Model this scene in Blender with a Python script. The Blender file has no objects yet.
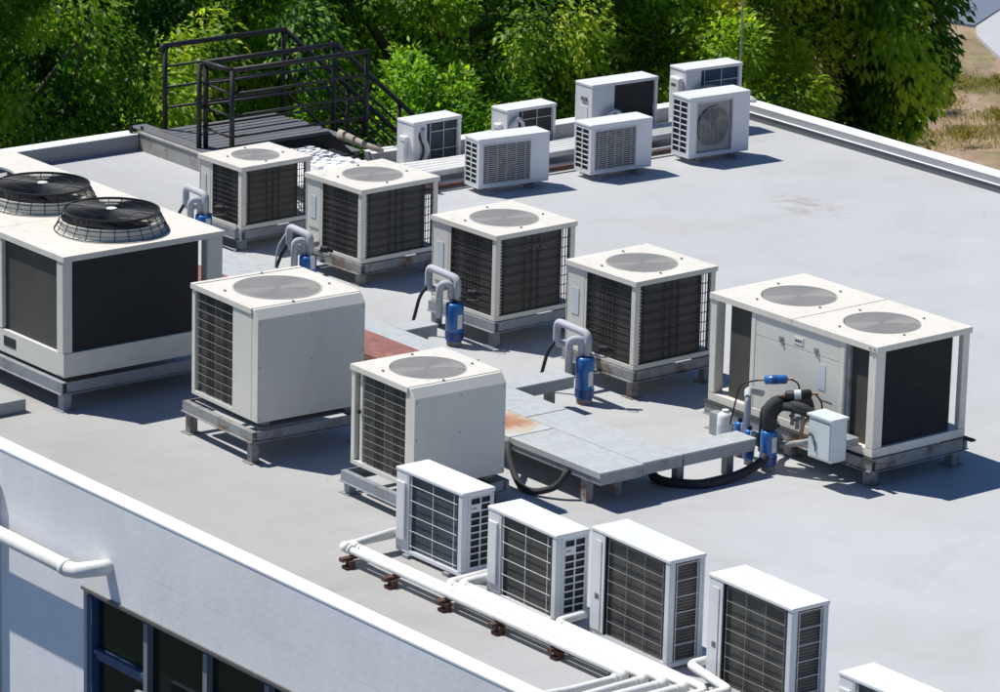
import bpy, bmesh, math, random
import numpy as np
from mathutils import Vector, Matrix
random.seed(7); rng = np.random.default_rng(11)
PI = math.pi
scene = bpy.context.scene
col = scene.collection

# ------------------------------------------------------------------ materials
def new_mat(name):
    m = bpy.data.materials.new(name); m.use_nodes = True
    nt = m.node_tree; b = nt.nodes['Principled BSDF']
    return m, nt, b
def noise(nt, scale, detail=6, rough=.6, coord=None, dist=0.0):
    n = nt.nodes.new('ShaderNodeTexNoise'); n.inputs['Scale'].default_value = scale
    n.inputs['Detail'].default_value = detail; n.inputs['Roughness'].default_value = rough
    n.inputs['Distortion'].default_value = dist
    if coord is not None: nt.links.new(coord, n.inputs['Vector'])
    return n
def ramp(nt, fac, stops):
    r = nt.nodes.new('ShaderNodeValToRGB'); cr = r.color_ramp
    while len(cr.elements) < len(stops): cr.elements.new(.5)
    for e, (p, c) in zip(cr.elements, stops):
        e.position = p; e.color = (*c, 1) if len(c) == 3 else c
    nt.links.new(fac, r.inputs['Fac']); return r
def mixc(nt, fac, a, b, mode='MIX'):
    m = nt.nodes.new('ShaderNodeMix'); m.data_type = 'RGBA'; m.blend_type = mode
    for i, v in ((0, fac), (6, a), (7, b)):
        if hasattr(v, 'is_linked') or hasattr(v, 'links'): nt.links.new(v, m.inputs[i])
        elif isinstance(v, (int, float)): m.inputs[i].default_value = v
        else: m.inputs[i].default_value = (*v, 1)
    return m.outputs[2]
def texco(nt, kind='Object', scale=None, rot=None):
    t = nt.nodes.new('ShaderNodeTexCoord')
    if scale is None and rot is None: return t.outputs[kind]
    mp = nt.nodes.new('ShaderNodeMapping'); nt.links.new(t.outputs[kind], mp.inputs['Vector'])
    if scale: mp.inputs['Scale'].default_value = scale
    if rot: mp.inputs['Rotation'].default_value = rot
    return mp.outputs[0]
def bump(nt, b, h, strength=.3, dist=.01):
    bp = nt.nodes.new('ShaderNodeBump'); bp.inputs['Strength'].default_value = strength
    bp.inputs['Distance'].default_value = dist
    nt.links.new(h, bp.inputs['Height']); nt.links.new(bp.outputs[0], b.inputs['Normal'])
def paint(name, c, rough=.5, dirt=.25, dirtc=(.25,.22,.18), metal=0.0, streak=6.0, var=.06):
    """worn paint / metal: slow tone variation, vertical dirt streaks, specks"""
    m, nt, b = new_mat(name)
    b.inputs['Roughness'].default_value = rough; b.inputs['Metallic'].default_value = metal
    co = texco(nt, 'Object'); cs = texco(nt, 'Object', (streak, streak, streak*.25))
    n1 = noise(nt, 1.7, 5, .6, co); n2 = noise(nt, 2.2, 8, .65, cs); n3 = noise(nt, 38, 3, .5, co)
    v = ramp(nt, n1.outputs['Fac'], [(.3, tuple(x*(1-var) for x in c)), (.7, tuple(min(1, x*(1+var*.5)) for x in c))])
    d = ramp(nt, n2.outputs['Fac'], [(.52, (0,0,0)), (.78, (dirt,)*3)])
    o = mixc(nt, d.outputs[0], v.outputs[0], dirtc)
    s = ramp(nt, n3.outputs['Fac'], [(.66, (0,0,0)), (.74, (dirt*.8,)*3)])
    o = mixc(nt, s.outputs[0], o, tuple(x*.5 for x in dirtc))
    nt.links.new(o, b.inputs['Base Color'])
    bump(nt, b, n1.outputs['Fac'], .12, .01)
    return m
def rusty(name, c, rust=(.22,.075,.03), lo=.45, hi=.6, rough=.65, scale=5):
    m, nt, b = new_mat(name); b.inputs['Roughness'].default_value = rough
    co = texco(nt, 'Object'); n1 = noise(nt, scale, 9, .7, co); n2 = noise(nt, 14, 5, .6, co)
    r = ramp(nt, n1.outputs['Fac'], [(lo, (0,0,0)), (hi, (1,1,1))])
    rr = ramp(nt, n2.outputs['Fac'], [(.3, tuple(x*.5 for x in rust)), (.7, tuple(x*1.3 for x in rust))])
    v = ramp(nt, n2.outputs['Fac'], [(.3, tuple(x*.82 for x in c)), (.7, c)])
    nt.links.new(mixc(nt, r.outputs[0], v.outputs[0], rr.outputs[0]), b.inputs['Base Color'])
    bump(nt, b, n1.outputs['Fac'], .3, .01); return m
M = {}
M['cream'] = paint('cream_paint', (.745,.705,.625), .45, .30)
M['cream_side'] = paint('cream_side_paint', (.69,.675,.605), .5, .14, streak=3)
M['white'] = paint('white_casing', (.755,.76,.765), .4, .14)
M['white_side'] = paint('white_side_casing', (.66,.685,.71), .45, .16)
M['galv'] = rusty('galvanised_steel', (.29,.315,.34), (.18,.14,.11), .54, .72, .5)
M['galvrust'] = rusty('rusting_steel', (.30,.31,.31), (.15,.085,.05), .48, .64, .6)
M['rust'] = rusty('rusted_steel', (.09,.06,.05), (.13,.05,.032), .3, .6, .8)
M['black'] = paint('black_paint', (.008,.009,.012), .6, .1, (.04,.04,.04))
M['wire'] = paint('dark_wire', (.025,.026,.028), .5, .1)
M['wirew'] = paint('white_wire', (.72,.74,.74), .5, .1)
M['wireg'] = paint('grey_wire', (.24,.24,.235), .5, .2)
M['blue'] = paint('blue_enamel', (.02,.145,.43), .3, .2, (.05,.06,.08))
M['bluedark'] = paint('dark_blue_enamel', (.012,.055,.24), .3, .2)
M['foam'] = paint('grey_pipe_foam', (.46,.48,.52), .75, .4, (.2,.2,.2))
M['rubber'] = paint('black_rubber_foam', (.028,.03,.032), .8, .2, (.1,.1,.1))
M['pvc'] = paint('white_pipe_wrap', (.80,.795,.765), .5, .4, (.42,.36,.25))
M['duct'] = rusty('painted_duct', (.49,.515,.52), (.42,.42,.40), .62, .9, .5, 1.5)
M['ductred'] = rusty('red_oxide_duct', (.26,.105,.085), (.33,.15,.12), .4, .7, .7, 3)
M['label'] = paint('pale_label', (.60,.65,.67), .5, .7, (.58,.585,.57), streak=9)
M['grille'] = paint('fan_grille_grey', (.42,.41,.39), .6, .2)
M['plate'] = paint('nameplate', (.72,.73,.72), .4, .1)
M['ink'] = paint('nameplate_ink', (.08,.08,.09), .5, 0)
M['copper'] = paint('copper', (.42,.22,.12), .4, .3, metal=.6)
M['sticker'] = paint('white_sticker', (.70,.70,.68), .5, .2)
M['darkcav'] = paint('dark_interior', (.018,.02,.022), .7, .0)
M['clutter'] = paint('grey_board', (.36,.37,.37), .7, .3)

def coil_mat(name, c, zs=26.0, amount=.35, vs=0.0):
    m, nt, b = new_mat(name); b.inputs['Roughness'].default_value = .55
    co = texco(nt, 'Object')
    w = nt.nodes.new('ShaderNodeTexWave'); w.wave_type = 'BANDS'; w.bands_direction = 'Z'
    w.inputs['Scale'].default_value = zs; w.inputs['Distortion'].default_value = .6; w.inputs['Detail'].default_value = 2
    nt.links.new(co, w.inputs['Vector'])
    n = noise(nt, 3, 7, .65, co)
    a = ramp(nt, w.outputs['Fac'], [(0., tuple(x*(1-amount) for x in c)), (1., tuple(x*(1+amount) for x in c))])
    d = ramp(nt, n.outputs['Fac'], [(.35, (.75,.75,.75)), (.7, (1.25,1.2,1.12))])
    nt.links.new(mixc(nt, 1.0, a.outputs[0], d.outputs[0], 'MULTIPLY'), b.inputs['Base Color'])
    bump(nt, b, w.outputs['Fac'], .5, .004); return m
M['coil'] = coil_mat('condenser_fins', (.058,.055,.05), 14, .3)
M['coilfine'] = coil_mat('fine_condenser_fins', (.05,.048,.044), 60, .12)
M['coilblue'] = coil_mat('blue_coated_fins', (.035,.062,.078), 40, .15)
M['coilnavy'] = coil_mat('navy_coated_fins', (.012,.05,.11), 40, .15)
M['coilblack'] = coil_mat('black_fins', (.018,.018,.02), 50, .2)

def diag_mat():
    m, nt, b = new_mat('diagonal_guard_fins'); b.inputs['Roughness'].default_value = .55
    co = texco(nt, 'Object', (1,1,1), (0, math.radians(38), 0))
    w = nt.nodes.new('ShaderNodeTexWave'); w.wave_type = 'BANDS'; w.bands_direction = 'Z'
    w.inputs['Scale'].default_value = 17; w.inputs['Distortion'].default_value = 1.2; w.inputs['Detail'].default_value = 1
    nt.links.new(co, w.inputs['Vector'])
    a = ramp(nt, w.outputs['Fac'], [(.2, (.025,.024,.022)), (.8, (.10,.096,.088))])
    n = noise(nt, 5, 5, .6, texco(nt, 'Object'))
    d = ramp(nt, n.outputs['Fac'], [(.35, (.6,.6,.6)), (.65, (1.2,1.2,1.2))])
    nt.links.new(mixc(nt, 1.0, a.outputs[0], d.outputs[0], 'MULTIPLY'), b.inputs['Base Color']); return m
M['diag'] = diag_mat()

def roof_mat():
    m, nt, b = new_mat('roof_membrane'); b.inputs['Roughness'].default_value = .55
    b.inputs['Specular IOR Level'].default_value = .3
    co = texco(nt, 'Object')
    big = noise(nt, .22, 5, .55, co, .4); mid = noise(nt, 1.1, 8, .62, co, .8); fine = noise(nt, 26, 5, .6, co)
    st = noise(nt, .6, 9, .7, texco(nt, 'Object', (1, .33, 1)), 1.5)
    c = ramp(nt, big.outputs['Fac'], [(.36, (.455,.457,.455)), (.62, (.480,.490,.503))])
    m1 = ramp(nt, mid.outputs['Fac'], [(.34, (.94,.94,.935)), (.5, (.99,.99,.99)), (.68, (1.02,1.02,1.02))])
    o = mixc(nt, 1.0, c.outputs[0], m1.outputs[0], 'MULTIPLY')
    s = ramp(nt, st.outputs['Fac'], [(.56, (0,0,0)), (.76, (.38,.38,.38))])
    o = mixc(nt, s.outputs[0], o, (.33,.29,.26))
    f = ramp(nt, fine.outputs['Fac'], [(.3, (.96,.96,.96)), (.7, (1.03,1.03,1.03))])
    o = mixc(nt, 1.0, o, f.outputs[0], 'MULTIPLY')
    v = nt.nodes.new('ShaderNodeTexVoronoi'); v.inputs['Scale'].default_value = 1.3; nt.links.new(co, v.inputs['Vector'])
    sp = ramp(nt, v.outputs['Distance'], [(.012, (.75,.75,.75)), (.035, (0,0,0))])
    o = mixc(nt, sp.outputs[0], o, (.22,.2,.18))
    sx = nt.nodes.new('ShaderNodeSeparateXYZ'); nt.links.new(co, sx.inputs[0])
    ma = nt.nodes.new('ShaderNodeMath'); ma.operation = 'MULTIPLY_ADD'; nt.links.new(big.outputs['Fac'], ma.inputs[0]); ma.inputs[1].default_value = 7.0; nt.links.new(sx.outputs['Y'], ma.inputs[2])
    mb = nt.nodes.new('ShaderNodeMath'); mb.operation = 'MULTIPLY_ADD'; nt.links.new(sx.outputs['X'], mb.inputs[0]); mb.inputs[1].default_value = .28; nt.links.new(ma.outputs[0], mb.inputs[2])
    mr = nt.nodes.new('ShaderNodeMapRange'); nt.links.new(mb.outputs[0], mr.inputs[0]); mr.inputs[1].default_value = -1.5; mr.inputs[2].default_value = 4.0
    oc = ramp(nt, mr.outputs[0], [(0,(.80,.775,.735)),(1,(1,1,1))])
    o = mixc(nt, 1.0, o, oc.outputs[0], 'MULTIPLY')
    # a reddish puddle stain near the back corner of the roof
    mp = nt.nodes.new('ShaderNodeMapping'); nt.links.new(co, mp.inputs['Vector'])
    mp.inputs['Location'].default_value = (2.42*1.35, -5.76*2.6, 0); mp.inputs['Scale'].default_value = (1.35, 2.6, 1)
    mp.vector_type = 'POINT'
    ln = nt.nodes.new('ShaderNodeVectorMath'); ln.operation = 'LENGTH'; nt.links.new(mp.outputs[0], ln.inputs[0])
    r1 = ramp(nt, ln.outputs['Value'], [(.3, (1,1,1)), (.95, (0,0,0))])
    n5 = noise(nt, 3.2, 8, .7, co, 1.2); r2 = ramp(nt, n5.outputs['Fac'], [(.43, (0,0,0)), (.62, (.7,.7,.7))])
    o = mixc(nt, mixc(nt, 1.0, r1.outputs[0], r2.outputs[0], 'MULTIPLY'), o, (.30,.25,.235))
    nt.links.new(o, b.inputs['Base Color'])
    bump(nt, b, mid.outputs['Fac'], .25, .02); return m
M['roof'] = roof_mat()
def wall_mat(name, c, dark):
    m, nt, b = new_mat(name); b.inputs['Roughness'].default_value = .7
    co = texco(nt, 'Object'); n1 = noise(nt, 1.1, 7, .6, co, .6)
    n2 = noise(nt, 1.0, 8, .7, texco(nt, 'Object', (7, 7, .7))); n3 = noise(nt, 18, 6, .6, co)
    v = ramp(nt, n1.outputs['Fac'], [(.32, tuple(x*.9 for x in c)), (.66, c)])
    s = ramp(nt, n2.outputs['Fac'], [(.52, (0,0,0)), (.8, (.5,.5,.5))])
    o = mixc(nt, s.outputs[0], v.outputs[0], dark)
    f = ramp(nt, n3.outputs['Fac'], [(.35, (.98,.98,.98)), (.65, (1.01,1.01,1.01))])
    nt.links.new(mixc(nt, 1.0, o, f.outputs[0], 'MULTIPLY'), b.inputs['Base Color'])
    bump(nt, b, n3.outputs['Fac'], .2, .01); return m
M['wall'] = wall_mat('painted_wall', (.88,.88,.88), (.70,.73,.77))
M['cope'] = wall_mat('white_coping', (.84,.85,.86), (.68,.68,.66))
M['para'] = wall_mat('grey_parapet', (.25,.265,.29), (.18,.18,.19))
M['upper'] = wall_mat('upper_parapet', (.36,.37,.38), (.27,.27,.27))
M['ledge_shade'] = wall_mat('painted_ledge_shade', (.13,.14,.155), (.10,.10,.11))  # shade below the parapet ledge, put into a dark colour
M['seam'] = paint('dark_sealant', (.15,.14,.13), .8, .5, (.35,.33,.3))
M['kerb'] = rusty('kerb_plaster', (.36,.36,.35), (.20,.13,.10), .5, .72, .8, 3)
M['deck'] = paint('steel_deck', (.15,.15,.165), .45, .5, (.22,.19,.16))
M['frameblue'] = paint('blue_window_frame', (.05,.10,.2), .4, .2)
M['framegrey'] = paint('grey_mullion', (.22,.24,.26), .4, .3)
M['curtain'] = paint('grey_curtain', (.13,.15,.145), .9, .1)
def glass_mat():
    m, nt, b = new_mat('window_glass'); b.inputs['Base Color'].default_value = (.012,.018,.02,1)
    b.inputs['Roughness'].default_value = .06; b.inputs['Alpha'].default_value = .72; return m
M['glass'] = glass_mat()

def sand_mat():
    m, nt, b = new_mat('dry_sandy_ground'); b.inputs['Roughness'].default_value = .95
    co = texco(nt, 'Object'); n1 = noise(nt, .22, 9, .65, co, .8); n2 = noise(nt, 1.6, 8, .7, co); n3 = noise(nt, .11, 6, .6, co, 1.0)
    c = ramp(nt, n2.outputs['Fac'], [(.3, (.22,.15,.09)), (.7, (.43,.315,.215))])
    g = ramp(nt, n2.outputs['Fac'], [(.3, (.06,.075,.02)), (.7, (.17,.19,.05))])
    k = ramp(nt, n1.outputs['Fac'], [(.50, (0,0,0)), (.60, (.9,.9,.9))])
    o = mixc(nt, k.outputs[0], c.outputs[0], g.outputs[0])
    k2 = ramp(nt, n3.outputs['Fac'], [(.55, (0,0,0)), (.66, (.7,.7,.7))])
    o = mixc(nt, k2.outputs[0], o, (.22,.16,.10))
    sx = nt.nodes.new('ShaderNodeSeparateXYZ'); nt.links.new(co, sx.inputs[0])
    mr = nt.nodes.new('ShaderNodeMapRange'); dp = nt.nodes.new('ShaderNodeVectorMath'); dp.operation = 'DOT_PRODUCT'; nt.links.new(co, dp.inputs[0]); dp.inputs[1].default_value = (.62,.78,0)
    nt.links.new(dp.outputs['Value'], mr.inputs[0]); mr.inputs[1].default_value = 5.0; mr.inputs[2].default_value = 4.0
    o = mixc(nt, mr.outputs[0], o, (.03,.055,.015))
    nt.links.new(o, b.inputs['Base Color']); bump(nt, b, n2.outputs['Fac'], .6, .2); return m
M['sand'] = sand_mat()
M['paving'] = wall_mat('pale_paving', (.46,.465,.47), (.4,.4,.4))
M['asphalt'] = wall_mat('asphalt', (.10,.115,.16), (.07,.08,.1))
M['bark'] = paint('bark', (.16,.125,.09), .9, .5, (.06,.05,.04))
M['twig'] = paint('bare_twig', (.42,.36,.28), .9, .3)
def leaf_mat(name, hue):
    m, nt, b = new_mat(name)
    at = nt.nodes.new('ShaderNodeAttribute'); at.attribute_name = 'tint'
    c = ramp(nt, at.outputs['Fac'], hue)
    nt.links.new(c.outputs[0], b.inputs['Base Color']); b.inputs['Roughness'].default_value = .5; b.inputs['Specular IOR Level'].default_value = .3
    tr = nt.nodes.new('ShaderNodeBsdfTranslucent')
    tc = mixc(nt, 1.0, c.outputs[0], (1.5,1.7,.4), 'MULTIPLY'); nt.links.new(tc, tr.inputs['Color'])
    ms = nt.nodes.new('ShaderNodeMixShader'); ms.inputs[0].default_value = .5
    nt.links.new(b.outputs[0], ms.inputs[1]); nt.links.new(tr.outputs[0], ms.inputs[2])
    nt.links.new(ms.outputs[0], nt.nodes['Material Output'].inputs['Surface']); return m
M['leaf'] = leaf_mat('broad_leaves', [(0,(.04,.10,.012)),(.4,(.14,.26,.018)),(.7,(.29,.43,.030)),(1,(.56,.60,.08))])
M['leafy'] = leaf_mat('yellow_green_leaves', [(0,(.11,.16,.012)),(.4,(.30,.38,.02)),(.7,(.50,.56,.035)),(1,(.68,.60,.09))])
M['leafd'] = leaf_mat('dark_green_leaves', [(0,(.02,.07,.014)),(.45,(.07,.19,.020)),(.75,(.22,.42,.03)),(1,(.46,.56,.06))])
M['drygrass'] = leaf_mat('dry_grass', [(0,(.12,.11,.035)),(.5,(.24,.20,.08)),(1,(.40,.31,.16))])

# ------------------------------------------------------------------ mesh builder
class MB:
    def __init__(s): s.v = []; s.f = []
    def box(s, x0, y0, z0, x1, y1, z1, T=None):
        n = len(s.v); p = [(x0,y0,z0),(x1,y0,z0),(x1,y1,z0),(x0,y1,z0),(x0,y0,z1),(x1,y0,z1),(x1,y1,z1),(x0,y1,z1)]
        if T is not None: p = [tuple(T @ Vector(q)) for q in p]
        s.v += p
        s.f += [tuple(n+i for i in q) for q in ((0,3,2,1),(4,5,6,7),(0,1,5,4),(1,2,6,5),(2,3,7,6),(3,0,4,7))]
        return s
    def tube(s, pts, r, n=10, cap=True):
        P = [Vector(p) for p in pts]; R = r if isinstance(r, (list, tuple)) else [r]*len(P)
        base = len(s.v); up = None
        for i, p in enumerate(P):
            a = P[max(i-1,0)]; b = P[min(i+1,len(P)-1)]; d = (b-a).normalized()
            if up is None:
                up = Vector((0,0,1)) if abs(d.z) < .9 else Vector((1,0,0))
            u = (up - d*up.dot(d)).normalized(); up = u; w = d.cross(u)
            for k in range(n):
                t = 2*PI*k/n; q = p + (u*math.cos(t)+w*math.sin(t))*R[i]; s.v.append(tuple(q))
        for i in range(len(P)-1):
            for k in range(n):
                a = base+i*n+k; b = base+i*n+(k+1)%n; s.f.append((a, b, b+n, a+n))
        if cap:
            s.f.append(tuple(base+k for k in reversed(range(n)))); s.f.append(tuple(base+(len(P)-1)*n+k for k in range(n)))
        return s
    def ring(s, c, r0, r1, z0, z1, n=40):
        b = len(s.v)
        for k in range(n):
            t = 2*PI*k/n; cs, sn = math.cos(t), math.sin(t)
            for r, z in ((r0,z0),(r1,z0),(r1,z1),(r0,z1)): s.v.append((c[0]+r*cs, c[1]+r*sn, z))
        for k in range(n):
            a = b+4*k; d = b+4*((k+1)%n)
            for j in range(4): s.f.append((a+j, d+j, d+(j+1)%4, a+(j+1)%4))
        return s
    def disc(s, c, r, z, n=40):
        b = len(s.v); s.v += [(c[0]+r*math.cos(2*PI*k/n), c[1]+r*math.sin(2*PI*k/n), z) for k in range(n)]
        s.f.append(tuple(range(b, b+n))); return s
    def build(s, name, mat, parent=None, bevel=0, smooth=False):
        me = bpy.data.meshes.new(name); me.from_pydata(s.v, [], s.f); me.materials.append(mat)
        bm = bmesh.new(); bm.from_mesh(me); bmesh.ops.recalc_face_normals(bm, faces=bm.faces); bm.to_mesh(me); bm.free()
        o = bpy.data.objects.new(name, me); col.objects.link(o)
        if parent: o.parent = parent
        if smooth:
            me.polygons.foreach_set('use_smooth', [len(p.vertices) == 4 for p in me.polygons])
        if bevel:
            b = o.modifiers.new('bevel', 'BEVEL'); b.width = bevel; b.segments = 2; b.limit_method = 'ANGLE'; b.angle_limit = math.radians(40)
        return o
def fillet(pts, r, n=5):
    """round the corners of a pipe run"""
    P = [Vector(p) for p in pts]; out = [P[0]]
    for i in range(1, len(P)-1):
        a, b, c = P[i-1], P[i], P[i+1]
        q = min(r, (a-b).length*.49, (c-b).length*.49)
        p0 = b+(a-b).normalized()*q; p2 = b+(c-b).normalized()*q
        for k in range(n+1):
            t = k/n; out.append(p0*(1-t)**2 + b*2*t*(1-t) + p2*t*t)
    out.append(P[-1]); return out
def thing(name, label, cat, loc=(0,0,0), rz=0, group=None):
    o = bpy.data.objects.new(name, None); col.objects.link(o); o.empty_display_size = .2
    o.location = loc; o.rotation_euler = (0,0,rz); o['label'] = label; o['category'] = cat
    if group: o['group'] = group
    return o
def tag(o, label, cat, group=None, kind=None):
    o['label'] = label; o['category'] = cat
    if group: o['group'] = group
    if kind: o['kind'] = kind
    return o
def struct(o): o['kind'] = 'structure'; return o

# ------------------------------------------------------------------ setting: ground, roof, walls
G = -7.0
g = MB(); N = 60; S = 4000.
gx = np.sign(np.linspace(-1,1,N))*np.abs(np.linspace(-1,1,N))**3*S - 25
gy = np.sign(np.linspace(-1,1,N))*np.abs(np.linspace(-1,1,N))**3*S + 30
for i in range(N):
    for j in range(N):
        x, y = gx[i], gy[j]; h = 0
        if -60 < x < -14 and 18 < y < 33: h = .35*math.sin(x*.55+1)*math.cos(y*.43)+.15*math.sin(x*1.3+y)
        g.v.append((x, y, G+max(h,-.3)))
for i in range(N-1):
    for j in range(N-1):
        a = i*N+j; g.f.append((a, a+N, a+N+1, a+1))
struct(g.build('ground', M['sand'], smooth=True))

YF, YB = -5.48, 8.04     # outer faces of the building, front and right
KT = .10                 # front kerb height
KB = .165                # parapet height round the other sides
building = thing('building', 'flat roofed building in pale blue grey paint with low white coping round its roof', 'building', (0,0,0))
# roof slab sheet: stepped plan (back edge at x=-8.0 for y<1.37, at x=-6.08 beyond)
def prism(poly, z0, z1):
    m = MB(); n = len(poly); m.v = [(x,y,z0) for x,y in poly]+[(x,y,z1) for x,y in poly]
    m.f = [tuple(reversed(range(n))), tuple(range(n,2*n))]+[(i,(i+1)%n,n+(i+1)%n,n+i) for i in range(n)]; return m
prism([(-8.0,-5.32),(22,-5.32),(22,7.83),(-6.03,7.83),(-6.08,1.38),(-8.0,1.38)], -.35, 0).build('roof', M['roof'], building)
# parapets: back-left, back-right, right, front
def parapet(name, x0,y0,x1,y1,zt, over=.0, cz=.014, mat='para'):
    m = MB().box(x0,y0,-.4,x1,y1,zt-cz); m.build(name, M[mat], building)
    MB().box(x0-over,y0-over,zt-cz+.002,x1+over,y1+over,zt).build('coping', M['cope'], building, bevel=.004)
parapet('parapet', -8.2,-5.32,-8.003,1.38, .175)
parapet('parapet', -6.24,3.02,-6.07,7.83, .15)
parapet('parapet', -6.24,7.834,22,8.04, KB, mat='upper')
MB().box(-5.97,7.812,.001,22,7.8325,.080).build('ledge_shade_strip', M['ledge_shade'], building)  # dark strip painted in as the shade under the ledge
MB().box(-5.95,7.802,.082,22,7.831,.088).build('ledge', M['cope'], building)
MB().box(-8.2,YF,-.4,22,-5.323,KT-.025).build('parapet', M['wall'], building)
MB().box(-8.2,YF-.004,KT-.023,22,-5.318,KT).build('coping', M['cope'], building, bevel=.004)
# kerb under the stair landing and the wall below the roof
MB().box(-8.0,1.383,-.4,-6.08,1.50,.17).build('kerb', M['kerb'], building, bevel=.015)
MB().box(-8.02,1.37,.172,-6.07,1.53,.205).build('kerb_cap', M['kerb'], building, bevel=.01)
MB().box(-6.085,1.54,-.4,-6.0,3.02,.03).build('kerb', M['kerb'], building)
# outer walls. front wall has a ribbon window recess
WX0, WX1, WT, WB = 1.545, 17.0, -.745, -3.4
w = MB()
w.box(-8.2,YF,G,WX0,YF+.2,-.402); w.box(WX0,YF,WT,WX1,YF+.2,-.402); w.box(WX1,YF,G,22,YF+.2,-.402); w.box(WX0,YF,G,WX1,YF+.2,WB)
w.box(-8.2,YF+.2,G,-8.0,1.38,-.402); w.box(-8.2,1.38,G,-6.24,1.5,-.402); w.box(-6.24,1.5,G,-6.05,8.04,-.402); w.box(-6.05,7.85,G,22,8.04,-.402); w.box(21.8,YF+.2,G,22,7.85,-.402)
w.build('wall', M['wall'], building)
sm = MB().box(WX0-.01, YF-.02, WT-.012, WX1, YF+.02, WT+.012); sm.build('drip_line', M['seam'], building)
# ribbon window parts: head, jamb, mullions, transom, panes, sash
rw = .09
xs = [WX0] + [WX0+.03+.83*k for k in range(1, 12)]
MB().box(WX0,YF+.05,WT-.07,WX1,YF+.13,WT-.002).build('window_head', M['framegrey'], building)
MB().box(WX0+.002,YF+.03,WB,WX0+.075,YF+.13,WT-.072).build('window_jamb', M['frameblue'], building)
for k in range(1, 8):
    x = WX0+.01+.828*k
    wn = MB().box(x-.028,YF+.035,WB,x+.028,YF+.125,WT-.072).build('mullion', M['framegrey'], building)
for k in range(0, 7):
    x0 = WX0+.01+.828*k+.03; x1 = x0+.768
    if k == 0: x0 += .05
    wn = MB().box(x0,YF+.06,-1.34,x1,YF+.12,-1.30).box(x0,YF+.04,-1.29,x1,YF+.12,-1.25).build('window', M['frameblue'], building) if k == 0 else MB().box(x0,YF+.06,-2.46,x1,YF+.12,-2.41).build('window', M['frameblue'], building)
    MB().box(x0,YF+.09,-1.25 if k == 0 else -2.4,x1,YF+.098,WT-.072).build('pane', M['glass'], wn)
    if k == 0: MB().box(x0,YF+.09,-2.4,x1,YF+.098,-1.34).build('pane', M['glass'], wn)
    if k == 1:
        MB().box(x0+.02,YF-.10,-1.40,x1-.02,YF-.06,-1.33, ).build('open_sash', M['framegrey'], wn)
cv = MB()
for i in range(200):
    x = WX0+.1+i*.05; y = YF+.34+.03*math.sin(i*1.7)+.02*math.sin(i*.6); x2 = x+.05; y2 = YF+.34+.03*math.sin((i+1)*1.7)+.02*math.sin((i+1)*.6)
    n = len(cv.v); cv.v += [(x,y,-3.3),(x2,y2,-3.3),(x2,y2,-.95),(x,y,-.95)]; cv.f.append((n,n+1,n+2,n+3))
cv.build('curtain', M['curtain'], building)
MB().box(WX0,YF+.9,WB,WX1,YF+1.0,WT).build('back_room_wall', M['darkcav'], building)
# projecting pier at the far left of the facade
MB().box(-3.0,YF-.08,G,.30,YF-.003,-.15).build('pilaster', M['wall'], building, bevel=.04)

o = MB().tube(fillet([(-3.5,YF-.165,-.545),(1.66,YF-.165,-.545),(1.84,YF-.165,-.48),(1.93,YF+.02,-.47)], .12, 6), .064, 18).build('drain_pipe', M['pvc'], smooth=True)
tag(o, 'fat white drain pipe running along the front wall and elbowing into it above the windows', 'pipe')
MB().tube([(1.52,YF-.165,-.545),(1.58,YF-.165,-.545)], .071, 18).build('collar', M['pvc'], o, smooth=True)
o = MB().box(-2.4,-5.25,.0,-.70,-4.60,.115).build('roof_upstand', M['clutter'], bevel=.012)
tag(o, 'low grey concrete block on the roof at the left edge beside the front kerb', 'concrete block')

# ------------------------------------------------------------------ stands and fan grilles
def stand(w, d, zt, x, y, rz, label, rail=.09, mat='galv', leg=.06, xl=0, lift=.0, legs=None):
    t = thing('metal_stand', label, 'stand', (x,y,0), rz, 'metal stands under the units')
    hx, hy = w/2, d/2
    for s in (-1,1):
        MB().box(-hx,s*hy-.03 if s>0 else -hy,zt-rail,hx,hy if s>0 else -hy+.012,zt).box(-hx,(hy-.05 if s>0 else -hy+.012),zt-.008,hx,(hy-.012 if s>0 else -hy+.05),zt).box(-hx,(hy-.05 if s>0 else -hy-.02),zt-rail-.008,hx,(hy+.02 if s>0 else -hy+.05),zt-rail-.001).build('rail', M[mat], t)
        a = (-hx if s<0 else hx-.012)
        MB().box(a,-hy+.052,zt-rail,a+.012,hy-.052,zt-.001).box(a-(.02 if s<0 else .03),-hy+.052,zt-rail-.010,a+(.04 if s<0 else .032),hy-.052,zt-rail-.003).build('rail', M[mat], t)
    ls = legs or [(-hx+.02,-hy+.02),(hx-.1,-hy+.02),(hx-.1,hy-.1),(-hx+.02,hy-.1)]
    for lx, ly in ls:
        MB().box(lx,ly,0,lx+.01,ly+leg+.012,zt-rail-.011).box(lx+.01,ly,0,lx+leg+.012,ly+.01,zt-rail-.011).box(lx+leg+.003,ly+.01,0,lx+leg+.012,ly+leg+.012,zt-rail-.011).build('leg', M[mat], t)
        MB().box(lx-.03,ly-.03,.001,lx+leg+.04,ly+leg+.04,.008).build('foot_plate', M[mat], t)
    return t
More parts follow.
